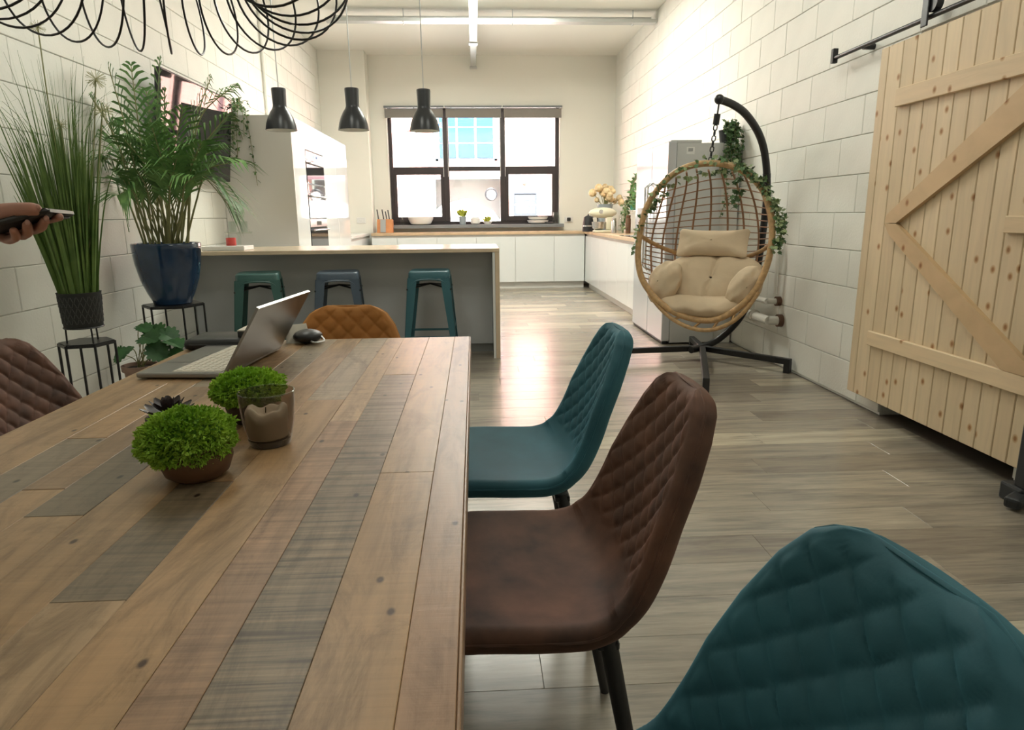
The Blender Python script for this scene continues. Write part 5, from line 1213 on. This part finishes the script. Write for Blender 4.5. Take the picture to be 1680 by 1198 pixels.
t = thing('egg_chair', 'rattan hanging egg chair with open cane weave', 'chair', Vector((ee.x, ee.y, 0.2)))
W_('rim', MB().tube([ee+u_*p.x+w_*p.y for p in rimc], 0.023, 12, closed=True), 'rattan', t, 60)
low = [onplane(*p) for p in ((1062, 474), (1078, 500), (1104, 524), (1136, 539), (1168, 541), (1200, 529), (1226, 506), (1244, 478))]
W_('lower_rim', MB().tube(spline([ee+u_*a+w_*b+n_*0.0 for a, b in low], 6), 0.015, 10), 'rattan', t, 60)
for i in range(1, len(low)-1):
    a, b = low[i]; an = math.atan2(b, a)+0.12; q = RR(an)
    W_('rim_tie', MB().tube([ee+u_*a+w_*b, ee+u_*q*math.cos(an)+w_*q*math.sin(an)], 0.009, 8), 'rattan', t, 50)
def ext(fixed, axis):  # extent of the outline at fixed u (axis 0) or fixed w (axis 1)
    xs = []
    for i in range(len(rimc)):
        a, b = rimc[i], rimc[(i+1) % len(rimc)]; fa, fb = (a.x, b.x) if axis == 0 else (a.y, b.y)
        if (fa-fixed)*(fb-fixed) < 0: k = (fixed-fa)/(fb-fa); q = a.lerp(b, k); xs.append(q.y if axis == 0 else q.x)
    return (min(xs), max(xs)) if len(xs) >= 2 else None
ribs_u = [-0.455, -0.40, -0.32, -0.22, -0.09, 0.05, 0.18, 0.30, 0.40, 0.455]
def clip(fn, lo, hi, n):   # the stretch of a curve that lies inside the outline
    P = [fn(lo+(hi-lo)*i/n) for i in range(n+1)]; ins = [q for q in P if math.hypot(*q) < RR(math.atan2(q[1], q[0]))*0.998]
    return [surf(*q) for q in ins]
wlo, whi = min(p.y for p in rimc), max(p.y for p in rimc); ulo, uhi = min(p.x for p in rimc), max(p.x for p in rimc)
for a in ribs_u:   # ribs gather towards the top and bottom of the egg
    pts = clip(lambda b: (a*(1-0.42*abs((b-0.02)/(whi-0.02))**2.0), b), wlo, whi, 60)
    if len(pts) > 4: W_('rib', MB().tube(pts, 0.0075, 7), 'rattan_d', t, 50)
b = wlo+0.04
while b < whi-0.015:   # rungs close up towards the sides
    pts = clip(lambda a: (a, 0.0+b*(1-0.30*(abs(a)/uhi)**2)), ulo, uhi, 60)
    if len(pts) > 4: W_('rung', MB().tube(pts, 0.0042, 6), 'rattan_d', t, 50)
    b += 0.050
# arm band wrapped around the shell at cushion height
e_ = ext(0.03, 1); pts = []
for i in range(41):
    q = 0.5-0.5*math.cos(PI*i/40); pts.append(surf(e_[0]+(e_[1]-e_[0])*q, 0.085-0.13*math.sin(PI*q)**0.6, -0.01))
W_('arm_band', MB().tube(pts, 0.016, 10), 'rattan', t, 60)
top = ee+u_*rimc[0].x+w_*rimc[0].y
# chain and spring
ch = thing('hanging_chain', 'dark chain and spring holding up the egg chair', 'chain', Vector((hook.x, hook.y, top.z)))
c1_ = hook-Vector((0, 0, 0.03)); c2_ = top+Vector((0, 0, 0.02)); L = (c2_-c1_).length; dv = (c2_-c1_)/L
W_('spring', MB().tube([c1_+dv*0.065, c1_+dv*0.135], 0.022, 14), 'black', ch, 40, 'black spring cover')
W_('hook', MB().tube([c1_-dv*0.012, c1_+dv*0.068], 0.006, 8), 'black', ch, 40)
pos = 0.130; i = 0
while pos < L-0.005:
    m = MB(); P = []
    sx = dv.cross(Vector((0, 1, 0))).normalized() if i % 2 == 0 else Vector((0, 1, 0)); ll_ = 0.048
    for k in range(20):
        a = 2*PI*k/20; P.append(c1_+dv*(pos+ll_/2+ (ll_/2-0.010)*(1 if math.cos(a) > 0 else -1)*min(1, abs(math.cos(a))*2.2)*0.9 + 0.004*math.cos(a)) + sx*0.0125*math.sin(a))
    W_('chain_link', m.tube(P, 0.0042, 6, closed=True), 'black', ch, 60); pos += 0.036; i += 1

# cushions
def pillow(c, ax, ay, az, sx, sy, sz, nu=26, nv=26, wr=0.012, seed=0, pw=2.6, pinch=0.0, shape=None):
    c = Vector(c); m = MB()
    def fn(u, v):
        a = 2*PI*u; b = PI*(v-0.5)*0.999
        ca, sa, cb, sb_ = math.cos(a), math.sin(a), math.cos(b), math.sin(b)
        k = (abs(ca)**pw+abs(sa)**pw)**(-1/pw)
        X, Y_, Z = ca*k*cb**0.55, sa*k*cb**0.55, (abs(sb_)**0.9)*(1 if sb_ > 0 else -1)
        if pinch: X *= 1+pinch*(abs(Y_)**2-0.5)*(1); Y_ *= 1+pinch*(abs(X)**2-0.5)
        edge = 1-max(abs(X), abs(Y_))**3*0.55; Z *= edge
        ws = math.sin(X*5+seed)*math.sin(Y_*4+seed*1.7)+0.6*math.sin((X*9-Y_*7)+seed*2)+0.5*math.sin(X*14+Y_*5+seed*3)
        Z += wr/sz*ws*0.5*cb
        p = Vector((X, Y_, Z))
        if shape: p = shape(p)
        return c+ax*p.x*sx+ay*p.y*sy+az*p.z*sz
    return m.grid(fn, nu, nv, cu=True)
def EP(px, py, back):  # point inside the shell at a pixel's direction, `back` metres behind the rim plane
    a, b = onplane(px, py, -back); return ee+u_*a+w_*b-n_*back
sc = thing('seat_cushion', 'plump cream seat cushion with side bolsters in the egg chair', 'cushion', EP(1155, 500, 0.2))
sc.location.z -= 0.05
upb = (w_*0.93-n_*0.36).normalized(); nb = u_.cross(upb); nb = nb if nb.dot(n_) > 0 else -nb
W_('back_pad', pillow(EP(1168, 460, 0.22), u_, upb, nb, 0.37, 0.23, 0.075, 80, 44, 0.016, 2, 3.0, shape=lambda p: Vector((p.x, p.y-0.28*abs(p.x)**2.2*max(0, p.y), p.z-0.05+0.55*abs(p.x)**2-0.30*math.exp(-((p.x-0.04*math.sin(p.y*3))/0.05)**2)*(1 if p.z > 0 else 0)-0.12*math.exp(-((abs(p.x)-0.42-0.1*p.y)/0.06)**2)*(1 if p.z > 0 else 0)))), 'cushion', sc, 60)
ys_ = (-n_*0.97+w_*0.15).normalized(); zs_ = u_.cross(ys_); zs_ = zs_ if zs_.z > 0 else -zs_
W_('seat_pad', pillow(EP(1150, 505, 0.12), u_, ys_, zs_, 0.345, 0.17, 0.085, 60, 34, 0.020, 5, 2.6, shape=lambda p: Vector((p.x, p.y+0.35*p.x*p.x, p.z+0.55*p.x*p.x))), 'cushion', sc, 60)
for px, py, sg, sx_, sy_, bk in ((1090, 464, -1, 0.135, 0.165, 0.10), (1221, 470, 1, 0.105, 0.155, 0.08)):
    axb = (u_*0.86+n_*0.45*sg).normalized() if sg < 0 else (u_*0.80-n_*0.5).normalized()
    axb = (u_*0.9-n_*0.35*sg).normalized(); ayb = (w_*0.97+u_*0.22*sg*-1).normalized() if sg < 0 else (w_*0.93+u_*0.34).normalized(); azb = axb.cross(ayb).normalized()
    azb = azb if azb.dot(n_) > 0 else -azb
    W_('arm_bolster', pillow(EP(px, py, bk), axb, ayb, azb, sx_, sy_, 0.085, 44, 34, 0.022, 3+sg, 2.2), 'cushion', sc, 60)
hc = EP(1169, 399, 0.26); hp_ = thing('head_pillow', 'cream rectangular head pillow above the seat cushion', 'cushion', hc-Vector((0, 0, 0.12)))
upp = (w_*0.94-n_*0.3).normalized(); npp = u_.cross(upp); npp = npp if npp.dot(n_) > 0 else -npp
W_('pillow', pillow(hc, u_, upp, npp, 0.252, 0.118, 0.06, 40, 26, 0.006, 1, 7.0, shape=lambda p: Vector((p.x*(1+0.07*abs(p.y)**2), p.y*(0.84+0.32*abs(p.x)**4), p.z*(1-0.35*abs(p.x)**4))).xyz), 'cushion', hp_, 60)

# ivy garland wound along the rim
random.seed(11)
t = thing('ivy_garland', 'variegated ivy garland wound over the top of the egg chair', 'garland', Vector((top.x, top.y, 0.9)))
gp = [(1044, 412), (1046, 392), (1052, 372), (1062, 350), (1080, 316), (1104, 290), (1130, 274), (1160, 266), (1185, 266), (1210, 272), (1235, 290), (1255, 308), (1268, 330), (1278, 352), (1283, 375), (1281, 395), (1274, 410)]
gpts = spline([(lambda q: ee+u_*q[0]+w_*q[1]+n_*0.015)(onplane(*p)) for p in gp], 10)
off = t.location
st = MB().tube([p-off for p in gpts], 0.003, 5)
n = len(gpts)
for i in range(285):
    f = random.random() if random.random() < .45 else random.uniform(0.55, 1)
    k = min(n-2, int(f*(n-1))); sprd = 0.016 if f < 0.38 else 0.024
    p = gpts[k].lerp(gpts[k+1], random.random())+u_*rnd(sprd)+w_*(rnd(sprd)+0.006)+n_*random.uniform(-0.02, 0.035)
    place_leaf(t, leaf('ivy', random.choice(('ivy', 'ivy_p', 'ivy', 'ivy_p', 'ivy')), random.choice((0.030, 0.036, 0.042))), p-off, u_*rnd(1)+w_*rnd(1)+n_*random.uniform(0, .6))
sp = [EP(1212, 282, 0.08), EP(1210, 300, 0.12), EP(1208, 320, 0.14), EP(1205, 340, 0.15)]
st.tube([p-off for p in sp], 0.002, 4)
for i in range(20):
    f = random.random()*2.99; k = int(f); p = sp[k].lerp(sp[k+1], f-k)+u_*rnd(.03)+w_*rnd(.015)
    place_leaf(t, leaf('ivy', 'ivy', 0.044), p-off, u_*rnd(1)-w_*random.random()+n_*0.2)
sp = [EP(1210, 275, 0.02), EP(1150, 282, 0.05), EP(1100, 300, 0.05), EP(1078, 330, 0.06), EP(1072, 345, 0.06)]
for i in range(46):
    f = random.random()*3.99; k = int(f); p = sp[k].lerp(sp[k+1], f-k)+u_*rnd(.025)+w_*rnd(.02)
    place_leaf(t, leaf('ivy', random.choice(('ivy', 'ivy_p', 'ivy_p')), 0.040), p-off, u_*rnd(1)-w_*random.random()+n_*0.2)
obj('stem', st, 'stem', t)

# ------------------------------------------------------------------ hand holding a telephone at the left edge
def hp(px, py, Y): return PY(px, py, Y)
verts = []; edges = []; radii = []
def jn(p, r_, par=None):
    verts.append(p); radii.append(r_); i = len(verts)-1
    if par is not None: edges.append((par, i))
    return i
wrist = jn(hp(-62, 380, 1.13), 0.026)
el = jn(hp(-190, 425, 1.10), 0.034, wrist); el2 = jn(hp(-330, 470, 1.05), 0.040, el)
palm = jn(hp(-20, 366, 1.135), 0.024, wrist)
pk = jn(hp(8, 362, 1.14), 0.017, palm)
def chain(par, pts):
    for p, r_ in pts: par = jn(p, r_, par)
chain(palm, [(hp(2, 350, 1.095), 0.0165), (hp(34, 345, 1.075), 0.0125), (hp(56, 343, 1.066), 0.0105), (hp(69, 347, 1.068), 0.0075)])
chain(pk, [(hp(42, 361, 1.15), 0.0095), (hp(70, 361, 1.145), 0.0085), (hp(90, 357, 1.115), 0.0078), (hp(99, 356, 1.088), 0.0062)])
chain(pk, [(hp(34, 372, 1.15), 0.0095), (hp(55, 377, 1.14), 0.0088), (hp(68, 372, 1.10), 0.008), (hp(75, 360, 1.078), 0.0064)])
chain(palm, [(hp(8, 377, 1.15), 0.0095), (hp(36, 386, 1.135), 0.009), (hp(46, 381, 1.095), 0.0082), (hp(44, 366, 1.072), 0.0066)])
chain(palm, [(hp(-12, 383, 1.145), 0.009), (hp(14, 394, 1.125), 0.008), (hp(27, 389, 1.09), 0.0072), (hp(21, 375, 1.072), 0.006)])
me = bpy.data.meshes.new('body'); me.from_pydata([tuple(v) for v in verts], edges, []); tmp = bpy.data.objects.new('tmp', me); COL.objects.link(tmp)
sk = tmp.modifiers.new('s', 'SKIN'); sk.use_smooth_shade = True; sk.branch_smoothing = 0.3
for i, v in enumerate(me.skin_vertices[0].data): v.radius = (radii[i], radii[i]); v.use_root = (i == 0)
sb_ = tmp.modifiers.new('d', 'SUBSURF'); sb_.levels = 2; sb_.render_levels = 2
bpy.context.view_layer.update()
me2 = bpy.data.meshes.new_from_object(tmp.evaluated_get(bpy.context.evaluated_depsgraph_get())); bpy.data.objects.remove(tmp)
base = hp(-62, 400, 1.12); t = thing('person', 'person at the left edge, only a hand holding a phone in view', 'person', base)
for v in me2.vertices: v.co -= base
me2.materials.append(M['skin']); me2.shade_smooth(); me2.name = 'hand'; link('hand', me2, t)
slv = [hp(-115, 398, 1.12), hp(-190, 425, 1.10), hp(-330, 470, 1.05), hp(-420, 500, 1.0)]
obj('sleeve', MB().tube(spline(slv, 5), [0.040+0.012*i/15 for i in range(16)], 16), 'sleeve', t, smooth=60, world=True)
# nails
for p, q in ((hp(99, 354.5, 1.083), (0.3, -1, 0.1)), (hp(76, 358, 1.0725), (0.2, -1, .3)), (hp(45, 365, 1.066), (0, -1, .3)), (hp(62, 339.5, 1.062), (0.3, -.5, 1))):
    obj('fingernail', MB().ball(p, (0.0042, 0.0028, 0.0042), 8, 6), 'nail', t, smooth=60, world=True)
pa, pb = hp(-46, 384, 1.10), hp(101, 347, 1.10); du = (pb-pa).normalized(); dv_ = Vector((0, 1, -0.06)); dv_ = (dv_-du*dv_.dot(du)).normalized(); dn = du.cross(dv_)
mt = Matrix.Translation((pa+pb)/2) @ Matrix((du, dv_, dn)).transposed().to_4x4()
t = thing('phone', 'dark smartphone held in the hand at the left edge', 'phone', (pa+pb)/2)
hl = (pb-pa).length/2
obj('case', MB().box(-hl, hl, -0.036, 0.036, -0.0045, 0.0035, 0.0035, mt), 'black_plastic', t, world=True)
obj('screen', MB().box(-hl+0.004, hl-0.004, -0.033, 0.033, 0.0036, 0.0042, 0, mt), 'blackpol', t, world=True)
obj('camera_bump', MB().box(hl-0.035, hl-0.008, 0.004, 0.030, -0.0068, -0.0046, 0, mt), 'black', t, world=True)
obj('end_edge', MB().box(hl+0.0001, hl+0.0009, -0.030, 0.030, -0.003, 0.002, 0, mt), 'alu', t, world=True, label='metal end edge')
